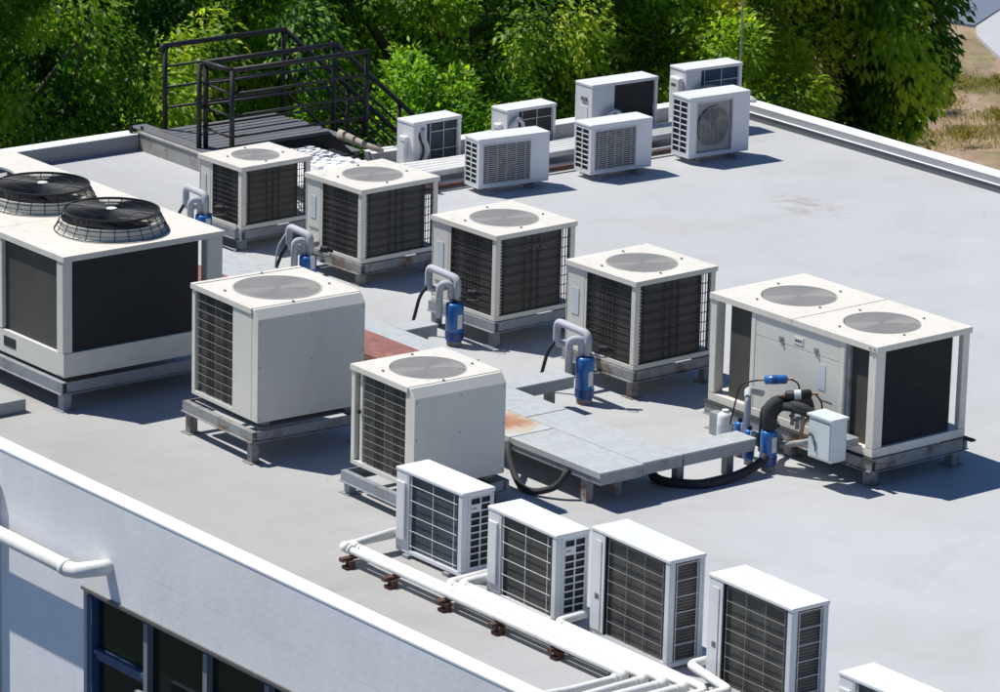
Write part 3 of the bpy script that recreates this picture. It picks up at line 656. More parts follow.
def fan_front_unit(label, x, y, rz, w, d, h, zb, style):
    """unit whose fan side looks along +x; local: depth along x, width along y, vents on -y end"""
    t = thing('split_outdoor_unit', label, 'air conditioner', (x,y,0), rz, 'split outdoor units before the back parapet, fan side in view')
    hx, hy = d/2, w/2
    for fy in (-hy+.10, hy-.2):
        MB().box(-hx-.04,fy,0,hx+.05,fy+.07,.028).build('foot', M['galv'], t)
        MB().tube([(hx-.01,fy+.035,.028),(hx-.01,fy+.035,zb-.001)], .022, 10).tube([(-hx+.02,fy+.035,.028),(-hx+.02,fy+.035,zb-.001)], .022, 10).build('rubber_foot', M['wireg'], t)
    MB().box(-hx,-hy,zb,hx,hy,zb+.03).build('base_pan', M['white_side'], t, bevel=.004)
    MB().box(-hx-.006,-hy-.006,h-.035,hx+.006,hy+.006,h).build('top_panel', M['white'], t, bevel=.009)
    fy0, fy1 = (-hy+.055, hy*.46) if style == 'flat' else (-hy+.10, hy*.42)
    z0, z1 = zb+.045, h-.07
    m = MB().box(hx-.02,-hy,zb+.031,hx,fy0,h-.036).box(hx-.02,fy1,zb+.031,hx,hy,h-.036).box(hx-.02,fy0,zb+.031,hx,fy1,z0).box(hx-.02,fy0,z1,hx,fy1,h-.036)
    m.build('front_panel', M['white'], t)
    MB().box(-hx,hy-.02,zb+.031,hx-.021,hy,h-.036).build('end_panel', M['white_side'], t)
    MB().box(-hx+.005,-hy+.02,zb+.031,-hx+.03,hy-.021,h-.036).build('coil', M['coilfine'], t)
    if style == 'flat': MB().box(hx-.08,fy0-.02,z0-.02,hx-.07,fy1+.02,z1+.02).build('fan_cavity', M['darkcav'], t)
    else: MB().box(hx-.045,fy0-.01,z0-.01,hx-.035,fy1+.01,z1+.01).build('fan_cavity', M['grille'], t)
    cy, cz, rr = (fy0+fy1)/2, (z0+z1)/2, min(fy1-fy0, z1-z0)/2*.94
    f = MB()
    for k in range(3):
        a = k*2*PI/3+.4
        for j in range(4):
            r0, r1 = rr*(.18+.19*j), rr*(.18+.19*(j+1)); n = len(f.v)
            f.v += [(hx-.045,cy+r0*math.cos(a),cz+r0*math.sin(a)),(hx-.065,cy+r0*math.cos(a+1.5),cz+r0*math.sin(a+1.5)),(hx-.065,cy+r1*math.cos(a+1.5),cz+r1*math.sin(a+1.5)),(hx-.045,cy+r1*math.cos(a),cz+r1*math.sin(a))]; f.f.append((n,n+1,n+2,n+3))
    if style != 'flat':
        for k in range(len(f.v)): f.v[k] = (f.v[k][0]+.022, f.v[k][1], f.v[k][2])
        fd = MB(); fd.tube([(hx-.034,cy,cz),(hx-.030,cy,cz)], rr*.97, 40); fd.build('fan_opening', M['coil'], t)
    f.build('fan', M['wireg'], t)
    gr = MB()
    if style == 'flat':
        nb = 19
        for i in range(nb):
            z = z0+(z1-z0)*(i+.5)/nb; gr.box(hx-.012,fy0,z-.0055,hx+.002,fy1,z+.0045)
        for i in range(5):
            yy = fy0+(fy1-fy0)*(i+.5)/5; gr.box(hx-.018,yy-.003,z0,hx+.001,yy+.003,z1)
    else:
        for i in range(1, 13): # concentric wires and a square wire frame
            q = rr*i/12.5; n = 40
            pts = [(hx+.001,cy+q*math.cos(2*PI*k/n),cz+q*math.sin(2*PI*k/n)) for k in range(n+1)]; gr.tube(pts, .0042, 4, cap=False)
        for i in range(4):
            zz = z0+(z1-z0)*(i+.5)/4; gr.box(hx-.004,fy0,zz-.0025,hx-.001,fy1,zz+.0025)
        for i in range(4):
            yy = fy0+(fy1-fy0)*(i+.5)/4; gr.box(hx-.0045,yy-.0025,z0,hx-.0015,yy+.0025,z1)
    gr.build('fan_grille', M['grille'], t)
    MB().box(hx+.0005,fy0-.012,z0-.012,hx+.005,fy1+.012,z0).box(hx+.0005,fy0-.012,z1,hx+.005,fy1+.012,z1+.012).box(hx+.0005,fy0-.012,z0,hx+.005,fy0,z1).box(hx+.0005,fy1,z0,hx+.005,fy1+.012,z1).build('grille_frame', M['white_side'], t)
    MB().box(-hx,-hy,zb+.031,hx-.021,-hy+.018,zb+.04).box(-hx,-hy,h-.055,hx-.021,-hy+.018,h-.036).box(-hx,-hy,zb+.04,-hx+.010,-hy+.018,h-.055).box(hx-.035,-hy,zb+.04,hx-.021,-hy+.018,h-.055).build('end_frame', M['white_side'], t)
    louvres(t, 'y', -hy+.001, -hx+.011, hx-.036, zb+.04, h-.055, 2, 8 if style == 'flat' else 9, [])
    return t
fan_front_unit('small split unit with slatted fan grille, leftmost of the three with fans in view', -4.635,3.652,math.radians(-6),.85,.27,.58,.06,'flat')
fan_front_unit('small split unit with slatted fan grille, middle of the three with fans in view', -4.509,4.958,math.radians(-3),.79,.28,.59,.06,'flat')
fan_front_unit('taller split unit with round wire fan grille, by the roof corner', -4.502,6.28,math.radians(-3),.80,.30,.72,.065,'round')

def rear_unit(label, x, y, rz, w, d, h, zb, coil, cover, grid=True, frac=.30):
    """unit whose coil side looks along +x"""
    t = thing('split_outdoor_unit', label, 'air conditioner', (x,y,0), rz, 'split outdoor units against the back parapet, coil side in view')
    hx, hy = d/2, w/2
    for fy in (-hy+.10, hy-.2): MB().box(-hx-.03,fy,0,hx+.04,fy+.06,zb-.001).build('foot', M['galv'], t)
    MB().box(-hx,-hy,zb,hx,hy,zb+.03).build('base_pan', M['white_side'], t, bevel=.004)
    MB().box(-hx-.006,-hy-.006,h-.035,hx+.006,hy+.006,h).build('top_panel', M['white'], t, bevel=.009)
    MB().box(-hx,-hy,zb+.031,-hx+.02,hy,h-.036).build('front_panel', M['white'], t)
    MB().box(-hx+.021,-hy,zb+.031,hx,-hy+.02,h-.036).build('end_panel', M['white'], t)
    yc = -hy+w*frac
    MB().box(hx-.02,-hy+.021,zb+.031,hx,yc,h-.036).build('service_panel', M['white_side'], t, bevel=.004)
    MB().box(hx-.05,yc+.001,zb+.031,hx-.022,hy-.045,h-.036).build('coil', M[coil], t)
    MB().box(hx-.03,hy-.04,zb+.031,hx,hy-.002,h-.036).build('corner_post', M['white'], t, bevel=.005)
    if grid: guard('x', hx-.006, yc+.05, hy-.055, zb+.04, h-.045, [0,.5,1], [.0,.33,.80], 'wirew', t, .0026)
    if cover == 'valve':
        MB().box(-hx+.09,-hy-.05,h-.22,hx-.07,-hy-.001,h-.16).box(-hx+.10,-hy-.045,zb+.10,hx-.09,-hy-.001,h-.221).build('valve_cover', M['white'], t, bevel=.012)
    elif cover == 'tall':
        MB().box(-hx+.06,-hy-.06,zb+.12,hx-.04,-hy-.001,h-.10).build('valve_cover', M['white'], t, bevel=.02)
        MB().box(-hx+.10,-hy-.062,h-.20,hx-.10,-hy-.0605,h-.17).build('nameplate_marks', M['ink'], t)
    else:
        n = MB().box(-hx+.11,-hy-.012,h-.19,hx-.08,-hy-.001,h-.15).build('handle_recess', M['seam'], t)
        MB().box(-hx+.09,-hy-.006,h-.46,hx-.07,-hy-.001,h-.25).build('faded_label', M['plate'], t)
    return t
rear_unit('smallest split unit against the back parapet, dark blue green coil, loose pipes at its end', -5.743,3.493,math.radians(1.5),.64,.27,.55,.05,'coilblue','valve',frac=.28)
rear_unit('split unit against the back parapet with grey coil and arched pipe, second from the stairs', -5.658,4.678,math.radians(0),.66,.26,.55,.05,'coilfine','valve',frac=.24)
rear_unit('large split unit against the back parapet with plain black coil and no wire grid', -5.59,5.887,math.radians(-2),.89,.29,.70,.05,'coilblack','none',False,frac=.34)
rear_unit('split unit against the back parapet with navy coil and white wire grid, nearest the corner', -5.534,7.093,math.radians(-3),.77,.28,.73,.05,'coilnavy','tall',frac=.27)
def spipe(pts, r, mat, label, cat='pipe', group=None, name='insulated_pipe', fr=.06, n=12):
    o = MB().tube(fillet(pts, fr), r, n).build(name, M[mat], smooth=True); tag(o, label, cat, group); return o
spipe([(-5.60,4.38,.03),(-5.50,4.38,.40),(-5.49,4.46,.465),(-5.49,4.54,.40),(-5.50,4.54,.2),(-5.42,4.56,.19)], .022, 'foam', 'pale arched pipe at the coil side of the second split unit by the back parapet')
spipe([(-5.42,5.56,.10),(-5.40,5.56,.36),(-5.39,5.71,.42),(-5.38,5.80,.34),(-5.4,5.81,.15)], .024, 'foam', 'grey looped pipe in front of the black coil split unit')
spipe([(-5.38,6.80,.2),(-5.36,6.80,.47),(-5.34,6.92,.54),(-5.33,7.10,.50),(-5.33,7.16,.3)], .03, 'wireg', 'grey looped pipe in front of the navy coil split unit')
for i,(dx,dy) in enumerate(((0,0),(.03,.02),(.02,.05))):
    spipe([(-5.63+dx,3.27+dy,.48),(-5.60+dx,3.25+dy,.40),(-5.57+dx,3.30+dy,.25),(-5.60+dx,3.24+dy,.06)], .012, ('rubber','foam','pvc')[i], ('black','grey','white')[i]+' thin loose pipe at the end of the smallest split unit by the parapet')

# ------------------------------------------------------------------ insulated pipe runs
gp1 = 'white insulated pipes of the front run'
run = []
n_in = [4.20, 5.36, 6.62, 7.90]
ys = [-4.86,-4.79,-4.72,-4.65,-4.58]
desc = ['outermost white pipe of the front run, starting at its left end', 'x',
        'third white pipe of the front run from the kerb, joining at the second split unit','fourth white pipe of the front run from the kerb, joining at the second split unit']
zt = .125; PR_ = .030
spipe([(3.935,-4.15,zt),(3.935,-4.68,zt),(7.36,-4.68,zt),(7.36,-5.20,zt),(7.36,-5.5,zt+.02),(7.36,-5.62,zt),(7.36,-5.64,-.4)], PR_, 'pvc', desc[0], group=gp1, fr=.05)
spipe([(3.97,-4.10,zt+.05),(3.97,-4.615,zt+.01),(7.50,-4.615,zt+.01),(7.50,-5.20,zt),(7.50,-5.62,zt+.01),(7.50,-5.64,-.4)], PR_, 'pvc', 'white pipe of the front run starting beside the outermost one, second from the kerb', group=gp1, fr=.05)
spipe([(5.10,-4.12,zt+.02),(5.10,-4.545,zt+.01),(7.64,-4.545,zt+.006),(7.64,-5.62,zt+.01),(7.64,-5.64,-.4)], PR_+.004, 'pvc', desc[2], group=gp1, fr=.05)
spipe([(5.165,-4.10,zt+.02),(5.165,-4.475,zt+.01),(7.78,-4.475,zt+.006),(7.78,-5.62,zt+.01),(7.78,-5.64,-.4)], PR_+.004, 'pvc', desc[3], group=gp1, fr=.05)
spipe([(6.23,-4.10,zt+.02),(6.23,-4.41,zt+.012),(7.86,-4.41,zt+.006),(7.92,-4.46,zt),(7.92,-5.62,zt+.01),(7.92,-5.64,-.4)], PR_+.002, 'pvc', 'white pipe joining the front run before the third split unit, innermost of the run', group=gp1, fr=.05)
spipe([(7.50,-4.05,zt+.03),(7.50,-4.22,zt+.03),(8.05,-4.33,zt+.03),(8.05,-5.62,zt+.02),(8.05,-5.64,-.4)], PR_+.004, 'pvc', 'short white pipe leaving the fourth split unit across the front kerb', group=gp1, fr=.05)
spipe([(9.0,-4.34,zt),(8.19,-4.38,zt+.02),(8.19,-5.62,zt+.02),(8.19,-5.64,-.4)], PR_+.004, 'pvc', 'white pipe coming from the cut off split unit at the bottom edge', group=gp1, fr=.05)
for x, y in ((3.935,-4.68),(3.97,-4.615),(5.10,-4.545),(5.165,-4.475),(6.23,-4.41),(7.36,-4.68),(7.50,-4.615),(7.64,-4.545),(7.78,-4.475)):
    tt = MB(); d = (1,0,0) if x < 6.9 else (0,-1,0)
    p = Vector((x,y,zt+.004)); q = p+Vector(d)*.07
    o = tt.tube([p+Vector(d)*.02, q+Vector(d)*.02], PR_+.011, 12).tube([q+Vector(d)*.04, q+Vector(d)*.06], PR_+.009, 12).build('tape_wrap', M['pvc'], smooth=True)
    tag(o, 'band of yellowed tape wound round a bend of the white front pipes', 'tape', 'tape bands on the white front pipes')
lab5 = ['rusty pipe support at the left end of the front pipe run', 'rusty pipe support second from the left end of the front pipe run', 'rusty pipe support below the gap between the first two split units','rusty pipe support below the second split unit', 'rusty pipe support before the third split unit', 'rusty pipe support under the pipe bend near the bottom edge']
for i, (x, y) in enumerate(((4.10,-4.71),(4.64,-4.71),(5.28,-4.69),(5.90,-4.67),(6.55,-4.64),(7.20,-4.60))):
    t = thing('pipe_support', lab5[i], 'bracket', (x,y,0), 0, 'rusty supports under the front pipes')
    MB().box(-.028,-.035,0,.028,.02,.062).box(-.04,-.062,0,.028,-.036,.025).build('post', M['rust'], t)
    MB().box(-.05,-.06,.064,.0,.10,.086).box(-.05,-.080,.055,.0,-.061,.086).build('arm', M['rust'], t)
# run along the back (Y direction)
gp2 = 'white pipes of the back run'
bl = ['nearest the square condensers','second from the square condensers','in the middle of the run','second from the parapet','nearest the parapet']
for i in range(5):
    x = -5.02-.085*i
    spipe([(x+.02,6.95,.16),(x,3.4,.16),(x-.02*i,2.5,.16),(x-.9-.06*i,2.15-.05*i,.16),(-6.6,2.1-.06*i,.12)], .040, 'pvc', 'white insulated pipe running along the back split units, '+bl[i], group=gp2, fr=.15)
for i, x in enumerate((-4.90, -4.80)):
    spipe([(x,6.8,.05),(x-.05,4.5,.05),(x-.1,2.6,.05)], .022, 'pvc' if i == 0 else 'rust', ('thin white' if i == 0 else 'thin rusty')+' pipe lying low beside the back pipe run', group=None, fr=.1)
lb = ['rusty bracket under the back pipes behind the second square condenser','bracket under the back pipes between the first two slatted split units','bracket under the back pipes between the slatted and the round grille split units']
for i, y in enumerate((2.9, 4.25, 5.60)):
    t = thing('pipe_support', lb[i], 'bracket', (-5.15,y,0), 0, 'brackets under the back pipes')
    MB().box(-.30,-.02,.085,.34,.02,.118).build('arm', M['rust'], t); MB().box(-.25,-.02,0,-.21,.02,.084).box(.22,-.02,0,.26,.02,.084).build('post', M['rust'], t)
# wrapped bundle and white sheet cover by the landing
sh = MB(); nx, ny = 26, 34
for i in range(nx):
    for j in range(ny):
        x = -6.05+i*.82/(nx-1); y = 1.50+j*1.15/(ny-1)
        sh.v.append((x, y, .17+.02*abs(math.sin(i*.75))+.012*math.sin(j*.9+i*.3)))
for i in range(nx-1):
    for j in range(ny-1): a = i*ny+j; sh.f.append((a,a+ny,a+ny+1,a+1))
M['wrap'] = paint('white_wrap', (.84,.84,.84), .5, .1)
o = sh.build('pipe_cover', M['wrap'], smooth=True); sd = o.modifiers.new('s','SOLIDIFY'); sd.thickness = .03; sd.offset = -1
tag(o, 'white sheet cover over the pipes between the stair landing and the square condensers', 'cover')
o = MB()
for i in range(9):
    for j in range(7):
        x = -6.52+i*.09+(j%2)*.03; y = 1.95+j*.085; e = .006*((i*7+j*3)%5)
        o.box(x,y,.183,x+.074,y+.066,.190+e)
o.box(-6.56,1.9,.12,-5.75,2.60,.182)
o = o.build('checkered_wrap', M['wrap']); tag(o, 'white quilted padding lying beside the stair landing on the pipe cover', 'padding')
pts = [(-6.45,2.85,.30),(-6.35,2.88,.28),(-6.1,2.93,.245),(-5.86,2.97,.225)]
o = MB().tube(pts, [.055,.05,.035,.03], 12).build('wrapped_pipe', M['twig'], smooth=True); tag(o, 'tan taped pipe end sticking out beside the stair landing', 'pipe')

# ------------------------------------------------------------------ metal duct trays
def tray(name, label, x0,y0,x1,y1, z0=.205, z1=.31, mat='duct', legs=(), rz=0, lids=None, group='low metal duct trays between the units'):
    t = thing(name, label, 'duct', (x0,y0,0), rz, group)
    w, d = x1-x0, y1-y0
    MB().box(0.006,0.006,z0,w-.006,d-.006,z1-.016).build('tray_body', M['galv'] if mat != 'ductred' else M['ductred'], t)
    cuts = lids or [0, w]
    for i, (a, b) in enumerate(zip(cuts[:-1], cuts[1:])):
        mt = mat
        if isinstance(mat, (list,tuple)): mt = mat[i]
        if i: MB().box(a-.004,-.005,z1-.008,a+.004,d+.005,z1+.003).build('lid_seam', M['seam'], t)
        MB().box(a+.005,-.004,z1-.015,b-.005,d+.004,z1).box(a+.002,-.004,z1-.05,b-.002,-.001,z1-.0155).build('lid', M[mt], t)
    for lx, ly in legs: MB().box(lx,ly,0,lx+.07,ly+.07,z0-.001).build('leg', M['galvrust'], t)
    return t
def rust_patch():
    m, nt, b = new_mat('rust_burst_duct'); b.inputs['Roughness'].default_value = .6
    co = texco(nt, 'Object')
    mp = nt.nodes.new('ShaderNodeMapping'); nt.links.new(co, mp.inputs['Vector']); mp.inputs['Location'].default_value = (-1.35,-.22,-.3)
    l = nt.nodes.new('ShaderNodeVectorMath'); l.operation = 'LENGTH'; nt.links.new(mp.outputs[0], l.inputs[0])
    n = noise(nt, 5, 8, .7, co); ad = nt.nodes.new('ShaderNodeMath'); ad.operation = 'MULTIPLY_ADD'
    nt.links.new(n.outputs['Fac'], ad.inputs[0]); ad.inputs[1].default_value = .5; nt.links.new(l.outputs['Value'], ad.inputs[2])
    r = ramp(nt, ad.outputs[0], [(.26,(.30,.12,.06)),(.38,(.40,.20,.11)),(.50,(.50,.42,.32)),(.60,(.49,.515,.52))])
    nt.links.new(r.outputs[0], b.inputs['Base Color']); return m
M['rustpatch'] = rust_patch()
tray('duct_tray', 'duct tray with an orange rust burst on its lid, nearest the front split units', 1.2,-2.245,4.08,-1.80, mat=['rustpatch','duct'], lids=[0,1.72,2.88], legs=[(2.6,.03),(.9,.03),(2.6,.33)])
tray('duct_tray', 'long duct tray with red oxide lid passing behind the blank sided condensers', -3.25,-1.785,1.0,-1.345, mat='ductred', legs=[(.3,.1),(2.0,.1),(3.6,.1)])
tray('duct_tray', 'plain grey duct tray beside the rust burst one, on the side of the double condenser', 1.005,-1.785,4.055,-1.36, mat='duct', lids=[0,1.55,3.05], legs=[(2.3,.3),(.5,.3)])
tray('duct_tray', 'narrow grey duct tray along the far side of the red lidded one', -3.6,-1.335,1.0,-1.075, mat='duct', lids=[0,1.4,2.9,4.6], legs=[(.5,.1),(2.2,.1),(4.0,.1)])
tray('duct_tray', 'narrow grey duct tray behind the twin fan unit, furthest left of the trays', -3.7,-1.065,-2.35,-.81, mat='duct', legs=[(.3,.1),(1.1,.1)])
tray('duct_tray', 'short duct branch reaching towards the blue canister of the middle square condenser', -.31,-1.07,-.08,-.70, legs=[(.08,.25)])
tray('duct_tray', 'short duct branch reaching towards the blue canister left of the double condenser', 1.60,-1.355,1.85,-.70, legs=[(.08,.45)])
tray('duct_tray', 'duct branch reaching from the tray end to the black pipes of the double condenser', 3.80,-1.355,4.055,-.58, legs=[(.05,.05),(.09,.55)])

# ------------------------------------------------------------------ blue filter canisters with their pipes
_sp = spipe
def canister(x, y, where, h=.42, r=.082):
    t = thing('filter_canister', 'blue filter canister '+where, 'canister', (x,y,0), 0, 'blue filter canisters')
    MB().tube([(0,0,.045),(0,0,.06),(0,0,h-.03),(0,0,h-.008),(0,0,h)], [r*.8,r,r,r*.93,r*.5], 24).build('cylinder', M['blue'], t, smooth=True)
    MB().ring((0,0), r, r+.003, .06, .13, 24).build('lower_band', M['bluedark'], t)
    MB().tube([(0,0,0),(0,0,.045)], r*.85, 16).build('base', M['galvrust'], t)
    MB().box(r-.004,-.028,.17,r+.003,.022,.30).build('sticker', M['sticker'], t)
    MB().tube([(0,0,h),(0,0,h+.03)], .02, 12).build('neck', M['black'], t)
    return t
def loops(x, y, s, nm, uy, dz=0):
    def spipe(pts, *a, **k): return _sp([(p[0],p[1],max(0,p[2]-dz)) for p in pts], *a, **k)
    spipe([(x+.02,y+.01,.43),(x+.02,y+.01,.62),(x-.42*s,y+.02,.63),(x-.42*s,y+.02,.42),(x-.40*s,y+.14,.42),(x-.40*s,uy,.42)], .034, 'foam', 'grey foam pipe looping over the canister '+nm, group=None)
    spipe([(x-.10*s,y-.10,.25),(x-.10*s,y-.10,.56),(x-.03,y-.02,.57),(x-.03,y-.02,.43)], .033, 'foam', 'short grey foam pipe bent down into the canister '+nm, group=None)
    spipe([(x-.42*s,y+.0,.45),(x-.47*s,y-.04,.35),(x-.50*s,y-.12,.0)], .016, 'rubber', 'thin dark hose hanging by the canister '+nm, name='hose')
    o = MB().tube([(x+.10,y+.07,.50-dz),(x+.15,y+.12,.50-dz)], .032, 14).tube([(x+.15,y+.12,.50-dz),(x+.18,y+.16,.49-dz)], .024, 12).tube(fillet([(x+.02,y+.0,.45-dz),(x+.16,y+.05,.44-dz),(x+.24,y+.08,.46-dz),(x+.20,y+.12,.47-dz)],.05), .006, 6).build('valve', M['black']); tag(o, 'black valve and thin lead beside the canister '+nm, 'valve')
canister(1.713,-.481,'before the square condenser left of the double unit'); loops(1.713,-.481,1,'left of the double unit',-.10)
canister(-.326,-.328,'before the middle square condenser with the scratched coil',.40); loops(-.326,-.328,1,'of the middle square condenser',-.12)
canister(-2.70,-.24,'before the second square condenser, hidden low by the blank sided unit',.29); loops(-2.70,-.24,.8,'of the second square condenser',.10,.14)
canister(-4.37,-.28,'behind the right corner of the twin fan unit',.33); loops(-4.37,-.28,.8,'behind the twin fan unit',-.09,.10)
# cluster before the double unit
cx, cy = 4.03,-.42
canister(cx,cy,'before the double condenser beside the control box',.35,.072)
spipe([(cx,cy,.36),(cx,cy,.56),(cx+.02,cy+.14,.58),(cx+.04,cy+.40,.52)], .062, 'rubber', 'thick black foam pipe bending down into the canister by the control box', fr=.12, n=14)
spipe([(cx-.14,cy+.06,.12),(cx-.14,cy+.06,.50),(cx+.10,cy+.10,.56),(cx+.30,cy+.16,.54),(cx+.36,cy+.30,.44)], .038, 'rubber', 'thinner black foam pipe arching beside the thick one before the double condenser', fr=.08)
def can(p, q, r, mat, label):
    P, Q = Vector(p), Vector(q); d = (Q-P)
    o = MB().tube([P, P+d*.06, P+d*.94, Q], [r*.6, r, r, r*.6], 18).build('horizontal_canister', M[mat], smooth=True); tag(o, label, 'canister')
    MB().tube([P-d*.25, P], .01, 8).tube([Q, Q+d*.25], .01, 8).build('stub', M['copper'], o); MB().tube([P+d*.35, P+d*.6], r+.002, 18).build('sticker', M['sticker'] if mat != 'blue' else M['bluedark'], o)
spipe([(cx-.09,cy+.10,.10),(cx-.09,cy+.10,.46),(cx-.02,cy+.20,.56),(cx+.06,cy+.34,.50)], .046, 'rubber', 'black foam pipe tucked behind the thick one before the double condenser', fr=.08)
spipe([(cx+.10,cy+.12,.57),(cx+.24,cy+.14,.58),(cx+.34,cy+.22,.50),(cx+.33,cy+.34,.40)], .040, 'rubber', 'black foam pipe running level towards the control box', fr=.08)
canister(cx-.22,cy-.02,'dark and low, left of the thick black pipes, before the double condenser',.30,.045)
can((cx-.22,cy+.12,.70),(cx-.08,cy+.25,.72),.038,'blue','small bright blue horizontal canister above the pipes of the double condenser')
can((cx+.06,cy+.10,.64),(cx+.20,cy+.27,.66),.040,'black','small black horizontal canister with a white sticker above the thick black pipe')
spipe([(cx-.24,cy+.10,.70),(cx-.36,cy-.02,.66),(cx-.42,cy-.06,.30)], .007, 'black', 'thin black lead curving down from the small blue canister', name='cable')
spipe([(cx-.06,cy+.27,.72),(cx+.0,cy+.30,.70),(cx+.02,cy+.31,.60)], .007, 'black', 'thin black lead between the small blue and the small black canister', name='cable')
spipe([(cx+.22,cy+.29,.66),(cx+.26,cy+.33,.60),(cx+.27,cy+.34,.40)], .007, 'black', 'thin black lead dropping from the small black canister', name='cable')
spipe([(cx-.30,cy+.02,.15),(cx-.30,cy+.02,.55),(cx-.42,cy+.12,.57),(cx-.44,cy+.30,.50)], .030, 'foam', 'light grey foam pipe standing left of the black pipes of the double condenser')
spipe([(cx-.24,cy+.20,.50),(cx+.05,cy+.24,.50),(cx+.08,cy+.35,.45)], .022, 'foam', 'light grey pipe lying level behind the black foam pipes')
spipe([(cx+.12,cy+.02,.24),(cx+.30,cy+.12,.30),(cx+.42,cy+.25,.34),(cx+.46,cy+.38,.34)], .026, 'galvrust', 'bare dull metal pipe sloping up into the base of the double condenser')
spipe([(cx+.20,cy+.15,.25),(cx+.20,cy+.20,.46),(cx+.28,cy+.30,.46)], .016, 'copper', 'thin coppery pipe rising beside the canister by the control box')
for k, (dx, dz) in enumerate(((.10,.46),(.16,.44),(.22,.47))):
    o = MB().tube([(cx+dx,cy+.16,dz-.07),(cx+dx,cy+.16,dz+.03)], .018, 10).tube([(cx+dx-.03,cy+.16,dz),(cx+dx+.03,cy+.14,dz)], .012, 8).build('valve', M['wireg']); tag(o, ['small metal valve nearest the thick black pipe','small metal valve between two others by the control box','small metal valve nearest the control box'][k], 'valve')
canister(3.60,-.36,'low behind the duct branch end, mostly hidden by it',.30,.05)
t = thing('white_bottle', 'white plastic bottle with a blue label standing under the left end of the double condenser', 'bottle', (3.23,-.20,0))
MB().tube([(0,0,0),(0,0,.02),(0,0,.22),(0,0,.25),(0,0,.26)], [.06,.066,.066,.055,.03], 18).build('body', M['white'], t, smooth=True)
MB().ring((0,0), .066, .068, .06, .16, 18).build('label_band', M['label'], t); MB().tube([(0,0,.26),(0,0,.28)], .03, 12).build('cap', M['white'], t)
o = MB().box(2.98,-.16,0,3.12,-.05,.20).build('metal_block', M['galv'], bevel=.01); tag(o, 'grey metal block beside the white bottle under the double condenser', 'block')
spipe([(3.70,-1.30,.22),(3.66,-1.38,.05),(3.85,-1.42,.035),(4.12,-1.20,.035),(4.10,-.75,.045),(4.06,-.45,.12),(cx-.1,cy+.05,.3)], .038, 'rubber', 'thick black hose curving over the roof from the duct end to the upright canister', name='hose', fr=.16, n=14)
spipe([(2.90,-2.24,.25),(3.0,-2.34,.26),(3.18,-2.42,.12),(3.34,-2.46,.030),(3.50,-2.44,.030),(3.66,-2.34,.10),(3.68,-2.25,.24)], .028, 'rubber', 'black hose drooping from the rust burst duct tray to the roof', name='hose', fr=.12, n=12)
spipe([(2.30,-2.24,.24),(2.32,-2.34,.16),(2.34,-2.5,.03),(2.6,-2.80,.03)], .02, 'rubber', 'thin black hose running from the duct tray under the full width coil condenser', name='hose', fr=.12)
spipe([(-3.03,-.22,.47),(-3.10,-.30,.3),(-3.08,-.36,.0)], .009, 'foam', 'thin pale cable hanging by the canister of the second square condenser', name='cable')

# ------------------------------------------------------------------ stair landing and railings (black steel)
ld = thing('steel_landing', 'black steel landing and steps with railings, leading down over the back of the roof', 'stair', (0,0,0))
DZ = .225
dm = MB()
for i in range(9):
    x = -7.86+i*.112; dm.box(x,1.55,DZ-.012,x+.096,3.03,DZ)
dm.box(-7.86,1.54,DZ-.03,-6.86,3.03,DZ-.016); dm.build('deck', M['deck'], ld)
MB().box(-8.2,1.40,.206,-6.60,1.60,.218).build('deck_edge', M['deck'], ld)
MB().box(-6.85,1.60,-.05,-6.24,3.0,.06).build('side_plate', M['black'], ld)
MB().box(-7.9,1.55,.0,-6.85,1.59,DZ-.035).box(-6.90,1.6,.02,-6.85,3.04,DZ-.035).box(-7.9,1.6,.02,-7.86,3.04,DZ-.035).build('deck_beam', M['black'], ld)
rr = .024; ZT = 1.12
def rail_run(x, y0, y1, posts, zs=(.45,.67,.895), curl=False):
    for p in posts: MB().tube([(x,p,DZ-.02),(x,p,ZT)], .028, 10).build('post', M['black'], ld, smooth=True)
    for z in zs: MB().tube([(x,y0,z),(x,y1,z)], .014, 8).build('rail', M['black'], ld, smooth=True)
    a = [(x,y0,ZT),(x,y1,ZT)]
    if curl: a = fillet([(x,y0-.05,ZT-.06),(x,y0-.04,ZT),(x,y1,ZT)], .04)
    MB().tube(a, rr+.004, 10).build('handrail', M['black'], ld, smooth=True)
rail_run(-7.87,1.62,3.16,(1.62,3.14),curl=True)
rail_run(-6.98,1.50,3.20,(1.53,3.16))
rail_run(-6.52,1.54,3.27,(1.54,3.25),zs=(.42,.64,.87))
for z in (.34,.56,.80): MB().tube([(-6.98,1.50,z+.1),(-6.52,1.54,z+.07)], .014, 8).build('rail', M['black'], ld, smooth=True)
MB().tube([(-6.98,1.50,ZT),(-6.52,1.54,ZT)], rr+.004, 10).build('handrail', M['black'], ld, smooth=True)
MB().tube([(-7.0,1.46,DZ-.02),(-7.0,1.46,ZT-.01)], .028, 10).build('post', M['black'], ld, smooth=True)
MB().tube([(-6.24,3.30,.14),(-6.52,3.28,.14)], .02, 8).build('rail', M['black'], ld)
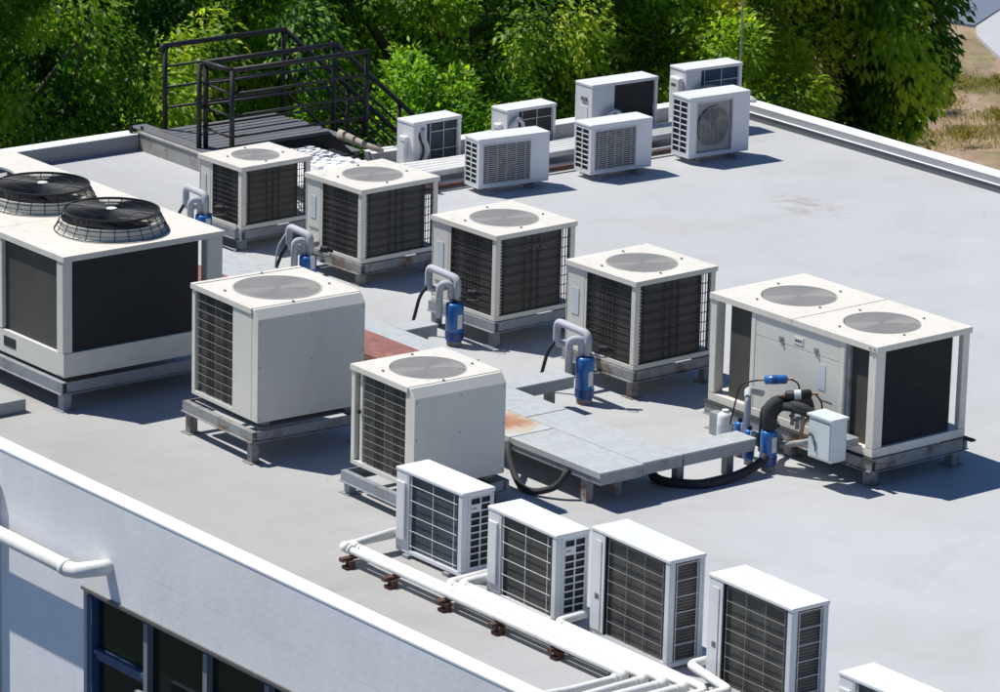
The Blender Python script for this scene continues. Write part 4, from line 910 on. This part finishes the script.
# descending flight along +y
L_ = 5.2; SL = .86
for x in (-7.87,-6.98):
    y0 = 3.15 if x < -7 else 3.18
    for z in (.45,.67,.895): MB().tube([(x,y0,z),(x,y0+L_,z-L_*SL)], .014, 8).build('rail', M['black'], ld, smooth=True)
    MB().tube([(x,y0,ZT),(x,y0+L_,ZT-L_*SL)], rr+.004, 10).build('handrail', M['black'], ld, smooth=True)
    for k in range(1, 6):
        yy = y0+k*.85; MB().tube([(x,yy,DZ-.1-k*.85*SL),(x,yy,ZT-k*.85*SL)], .024, 8).build('post', M['black'], ld, smooth=True)
    T = MB(); n = 0
    T.v = [(x-.02,y0-.1,DZ-.02),(x+.02,y0-.1,DZ-.02),(x+.02,y0-.1,DZ-.22),(x-.02,y0-.1,DZ-.22)]+[(x-.02,y0+L_,DZ-.02-(L_+.1)*SL),(x+.02,y0+L_,DZ-.02-(L_+.1)*SL),(x+.02,y0+L_,DZ-.22-(L_+.1)*SL),(x-.02,y0+L_,DZ-.22-(L_+.1)*SL)]
    T.f = [(0,1,2,3),(7,6,5,4),(0,4,5,1),(1,5,6,2),(2,6,7,3),(3,7,4,0)]; T.build('stringer', M['black'], ld)
for k in range(22):
    y = 3.10+k*.235; z = DZ-.1-k*.235*SL; MB().box(-7.85,y,z-.02,-7.0,y+.22,z).build('step', M['deck'], ld)
for yy in (3.4, 8.2): MB().box(-7.91,yy,G,-7.83,yy+.08,-.1-(yy-3.4)*SL*.95).box(-7.02,yy,G,-6.94,yy+.08,-.1-(yy-3.4)*SL*.95).build('column', M['black'], ld)
# small bolts at the landing corner, a lightning rod at the roof corner
for k,(x,y) in enumerate(((-8.08,1.34),(-8.0,1.42))):
    o = MB().tube([(x,y,.17),(x,y,.25)], .016, 8).tube([(x,y,.19),(x,y,.205)], .03, 8).build('anchor_bolt', M['black']); tag(o, ('black anchor bolt at the end of the white back coping, farther one','black anchor bolt at the end of the white back coping, nearer one')[k], 'bolt')
t = thing('lightning_rod', 'thin grey rod with a round base on the corner of the parapet', 'rod', (-5.93,7.93,KB))
MB().tube([(0,0,0),(0,0,2.6)], .011, 6).build('mast', M['wireg'], t); MB().tube([(0,0,0),(0,0,.03),(0,0,.06)], [.05,.05,.02], 14).build('base', M['wireg'], t)
MB().tube([(.18,.0,.0),(.18,0,.03),(.18,0,.055)], [.07,.065,.03], 14).build('cap', M['cream_side'], t)
MB().box(-.02,-.13,-.13,.03,-.105,.02).build('clamp', M['black'], t)

# ------------------------------------------------------------------ trees
def leaf_mesh(name, cents, dirs, size, tint, mat, parent, droop=.6, aspect=.46):
    """cents Nx3 leaf bases, dirs Nx3 outward; each leaf = 2 quads folded on its midrib, pointed tip"""
    n = len(cents)
    d = dirs + np.array([0,0,-droop]) + rng.normal(0,.38,(n,3)); d /= np.linalg.norm(d,axis=1)[:,None]
    nn = dirs*.4 + np.array([-.02,-.22,.95]) + rng.normal(0,.42,(n,3))
    s = np.cross(d, nn); s /= np.linalg.norm(s,axis=1)[:,None]+1e-9
    nr = np.cross(s, d)
    L = size*(.65+.7*rng.random(n)); W = L*aspect*(.8+.4*rng.random(n))
    a = cents; m = a + d*(L*.42)[:,None]; tip = a + d*L[:,None] - nr*(L*.12)[:,None]
    l = m + s*W[:,None]*.5 + nr*(W*.16)[:,None]; r = m - s*W[:,None]*.5 + nr*(W*.16)[:,None]
    V = np.empty((n*5,3), np.float32)
    V[0::5]=a; V[1::5]=l; V[2::5]=tip; V[3::5]=r; V[4::5]=m
    F = np.empty((n,4,3), np.int32); b = np.arange(n)*5
    for i, q in enumerate(((0,4,1),(1,4,2),(0,3,4),(4,3,2))):
        for j in range(3): F[:,i,j] = b+q[j]
    F = F.reshape(-1,3); nf = len(F)
    me = bpy.data.meshes.new(name); me.vertices.add(len(V)); me.vertices.foreach_set('co', V.ravel())
    me.loops.add(nf*3); me.loops.foreach_set('vertex_index', F.ravel())
    me.polygons.add(nf); me.polygons.foreach_set('loop_start', np.arange(nf, dtype=np.int32)*3)
    at = me.attributes.new('tint', 'FLOAT', 'POINT'); at.data.foreach_set('value', np.repeat(tint,5).astype(np.float32))
    me.materials.append(mat); me.update(); me.validate()
    o = bpy.data.objects.new(name, me); col.objects.link(o)
    if parent: o.parent = parent
    return o
def tree(label, x, y, R, ztop, mat, nclump, nleaf, size=.13, h=.75, seed=0, extra=(), group='leafy trees behind the building'):
    size *= .66; nleaf = int(nleaf*2.5)
    """x,y trunk; R crown radius; ztop top height; crown = many leafy sprays hanging from limbs"""
    rg = np.random.default_rng(seed)
    t = thing('broadleaf_tree', label, 'tree', (x,y,G), 0, group)
    H = ztop-G; cz = H-R*h
    # trunk and limbs
    tk = MB(); tk.tube([(0,0,-.1),(.08,.05,H*.25),(-.05,.1,H*.5),(.1,0,H*.8)], [.28,.21,.16,.05], 10)
    for k in range(14):
        a = k*2.4+seed; z0 = H*(.35+.035*k); r1 = R*(.35+.35*rg.random()); z1 = min(H-.5, max(z0+.8, cz-.3*R)+rg.random()*1.2)
        p0 = Vector((0,0,z0)); p3 = Vector((r1*math.cos(a), r1*math.sin(a), z1)); mid = (p0+p3)/2+Vector((0,0,.4))
        tk.tube([p0,mid,p3],[.09,.055,.02],6)
    # clump centres in a lumpy shell of the ellipsoid
    u = rg.normal(size=(nclump,3)); u /= np.linalg.norm(u,axis=1)[:,None]; u[:,2] = np.where(u[:,2]<-.75,-u[:,2],u[:,2])
    rad = (.55+.5*rg.random(nclump)**.6)*(1+.16*np.sin(u[:,0]*5+seed)*np.cos(u[:,1]*4+u[:,2]*6))
    cc = u*rad[:,None]*np.array([R,R,R*h]) + np.array([0,0,cz])
    if len(extra): cc[:len(extra)] = np.array(extra)-np.array([x,y,G])
    ctint = np.clip(rg.normal(.45,.30,nclump),0,1)
    cr = rg.uniform(.22,.5,nclump)
    idx = rg.integers(0,nclump,nleaf)
    o = rg.normal(size=(nleaf,3)); o /= np.linalg.norm(o,axis=1)[:,None]
    rr_ = rg.random(nleaf)**.5
    pos = cc[idx]+o*(rr_*cr[idx])[:,None]*np.array([1,1,1.25])
    tint = np.clip(ctint[idx]+rg.normal(0,.16,nleaf),0,1)
    dr = o*.6+u[idx]*.7
    leaf_mesh('crown', pos, dr, size, tint, mat, t)
    # visible bare twigs
    for k in range(0 if seed == 7 else 16):
        i = rg.integers(0,nclump); c = Vector(cc[i]); d = Vector(u[i])*.7+Vector((rg.normal()*.3,rg.normal()*.3,.1)); tk.tube([c*.8, c+d*.15+Vector((0,0,.05)), c+d*.38], [.014,.009,.003], 5)
    tk.build('trunk', M['bark'], t, smooth=True)
    return t
TR = [ # label, x, y, R, ztop, mat, clumps, leaves, size, seed
 ('tree with dense mid green foliage behind the left end of the back parapet', -12.6,-2.3,3.2,2.6,'leaf',170,26000,.14,1),
 ('bright green tree rising behind the left part of the back parapet', -13.2,2.0,3.3,2.9,'leaf',180,30000,.14,2),
 ('dark shaded tree behind the stair railings', -13.6,5.6,2.9,2.5,'leafd',150,22000,.14,3),
 ('green tree right of the stair railings with pale bare twigs', -12.2,8.6,2.7,1.7,'leaf',150,24000,.14,4),
 ('dark tree behind the black coil split unit', -12.6,11.4,2.7,2.5,'leafd',140,20000,.14,5),
 ('yellow green small leaved tree behind the navy coil split unit', -11.6,12.4,2.2,1.9,'leafy',170,30000,.11,6),
 ('dark green tree overhanging the right parapet with drooping dark leaves, edge of the foliage', -10.85,13.85,1.6,2.5,'leafd',150,19000,.19,7),
 ('low bright green tree just behind the roof corner', -10.1,11.0,1.7,.1,'leaf',80,14000,.14,8),
 ('farther green tree filling the gap behind the front ones at the left', -17.5,.5,4.0,2.2,'leaf',150,20000,.17,9),
 ('farther dark tree filling the gap behind the front ones in the middle', -17.8,8.0,4.0,2.0,'leafd',150,20000,.17,10),
 ('farther tree behind the yellow green one', -16.5,11.6,3.3,.6,'leafd',130,16000,.17,12),
 ('low leafy tree close behind the back parapet at the far left', -10.2,-3.2,1.9,.3,'leaf',90,15000,.13,13),
 ('low leafy tree close behind the landing', -10.8,2.6,1.9,-.3,'leafd',90,15000,.13,14),
 ('low dark tree behind the small split units by the parapet', -9.6,6.4,1.8,-.2,'leafd',90,14000,.13,15),
]
for lb_, x, y, R, zt_, mt, nc, nl, sz, sd_ in TR:
    ex = []
    if sd_ == 7:
        for i in range(20):
            k = .15+1.0*rng.random(); ex.append((x+.62*k+rng.normal()*.1, y+.78*k+rng.normal()*.1, -1.0-1.2*rng.random()))
    tree(lb_, x, y, R, zt_, M[mt], nc, nl, sz, h=1.25 if sd_ == 7 else .75, seed=sd_, extra=ex)

# ------------------------------------------------------------------ distant ground: paved road, asphalt, dry tufts
struct(MB().box(-9,-40,G+.004,40,-6.2,G+.03).build('unseen_dark_ground', M['asphalt']))  # unseen dark ground, added to cut warm bounce and brown window reflections
struct(prism([(-31.6,36.85),(-31.0,36.3),(-29.28,35.26),(-25.7,32.8),(-16,33),(-20,52),(-36.05,44.6)], G-.1, G+.06).build('pavement', M['paving']))
M['road'] = wall_mat('shaded_blue_grey_road', (.15,.18,.24), (.11,.13,.17))  # shade lying on the road is put into this blue-grey colour
struct(prism([(-31.72,36.93),(-36.1,44.65),(-42,62),(-80,62),(-60,30)], G-.1, G+.055).build('road', M['road']))
gl = ['dry grass tuft on the sand beyond the roof, '+s for s in ('nearest the right edge','below the bright patch of sand','beside the drooping branch','left of the largest tuft','largest one, by the picture edge','farthest up the slope','next to the grassy strip','smallest one')]
for k,(x,y,r,n_) in enumerate(((-24.9,30.1,.8,2600),(-25.6,31.6,.7,2000),(-25.4,29.3,.5,1200),(-24.6,31.1,.8,2400),(-22.9,30.0,1.1,5000),(-28.2,33.0,.6,1300),(-27.6,33.6,.6,1300),(-27.0,31.6,.4,700))):
    rg = np.random.default_rng(50+k); n_ = max(900,int(n_*.5)); a = rg.random(n_)*2*PI; q = r*np.minimum(1.6,np.abs(rg.normal(0,.55,n_)))
    p = np.stack([q*np.cos(a), q*np.sin(a)*1.4, rg.random(n_)*.10*(1+np.cos(np.minimum(q/r,1)*3.14))],1); d = np.stack([np.cos(a)*.4,np.sin(a)*.4,np.ones(n_)*1.4],1)
    o = leaf_mesh('grass_tuft', p, d, .11, np.clip(rg.normal(.5,.25,n_),0,1), M['drygrass'], None, droop=.2, aspect=.14); o.location = (x,y,G-.02)
    tag(o, gl[k], 'grass tuft', 'dry grass tufts')

# ------------------------------------------------------------------ light, sky, camera
EL, AZS = 60.3, 26.5       # sun elevation; shadows fall towards azimuth 26.5 deg from +x
d = Vector((math.cos(math.radians(EL))*math.cos(math.radians(AZS)), math.cos(math.radians(EL))*math.sin(math.radians(AZS)), -math.sin(math.radians(EL))))
sl = bpy.data.lights.new('sun', 'SUN'); sl.energy = 5.0; sl.angle = math.radians(.5); sl.color = (1,.965,.905)
so = bpy.data.objects.new('sun', sl); col.objects.link(so); so.rotation_euler = d.to_track_quat('-Z','Y').to_euler(); so.location = (0,0,30)
wd = bpy.data.worlds.new('World'); scene.world = wd; wd.use_nodes = True; nt = wd.node_tree
sky = nt.nodes.new('ShaderNodeTexSky'); sky.sky_type = 'NISHITA'; sky.sun_disc = False
sky.dust_density = 0.2; sky.ozone_density = 5.0; sky.air_density = 1.0
sky.sun_elevation = math.radians(EL)
sa = math.radians(AZS+180)      # azimuth towards the sun, ccw from +x
sky.sun_rotation = math.radians(90)-sa
nt.links.new(mixc(nt, 1.0, sky.outputs[0], (.74,.96,1.18), 'MULTIPLY'), nt.nodes['Background'].inputs['Color']); nt.nodes['Background'].inputs['Strength'].default_value = .062
cam = bpy.data.cameras.new('camera'); co_ = bpy.data.objects.new('camera', cam); col.objects.link(co_); scene.camera = co_
cam.sensor_width = 36; cam.lens = 36*4.41; cam.clip_start = .5; cam.clip_end = 12000
th, ya, ro = math.radians(16.135), math.radians(141.54), math.radians(-1.457)
fw = Vector((math.cos(ya)*math.cos(th), math.sin(ya)*math.cos(th), -math.sin(th))); rt = Vector((math.sin(ya), -math.cos(ya), 0)); dn = fw.cross(rt)
r2 = rt*math.cos(ro)+dn*math.sin(ro); d2 = -rt*math.sin(ro)+dn*math.cos(ro)
mt_ = Matrix((( r2.x,-d2.x,-fw.x,29.7),(r2.y,-d2.y,-fw.y,-23.65),(r2.z,-d2.z,-fw.z,11.0),(0,0,0,1)))
co_.matrix_world = mt_
cam.dof.use_dof = True; cam.dof.focus_distance = 37; cam.dof.aperture_fstop = 9
scene.view_settings.view_transform = 'Standard'; scene.view_settings.look = 'None'; scene.view_settings.gamma = 1; scene.view_settings.exposure = .10
scene.render.engine = 'CYCLES'
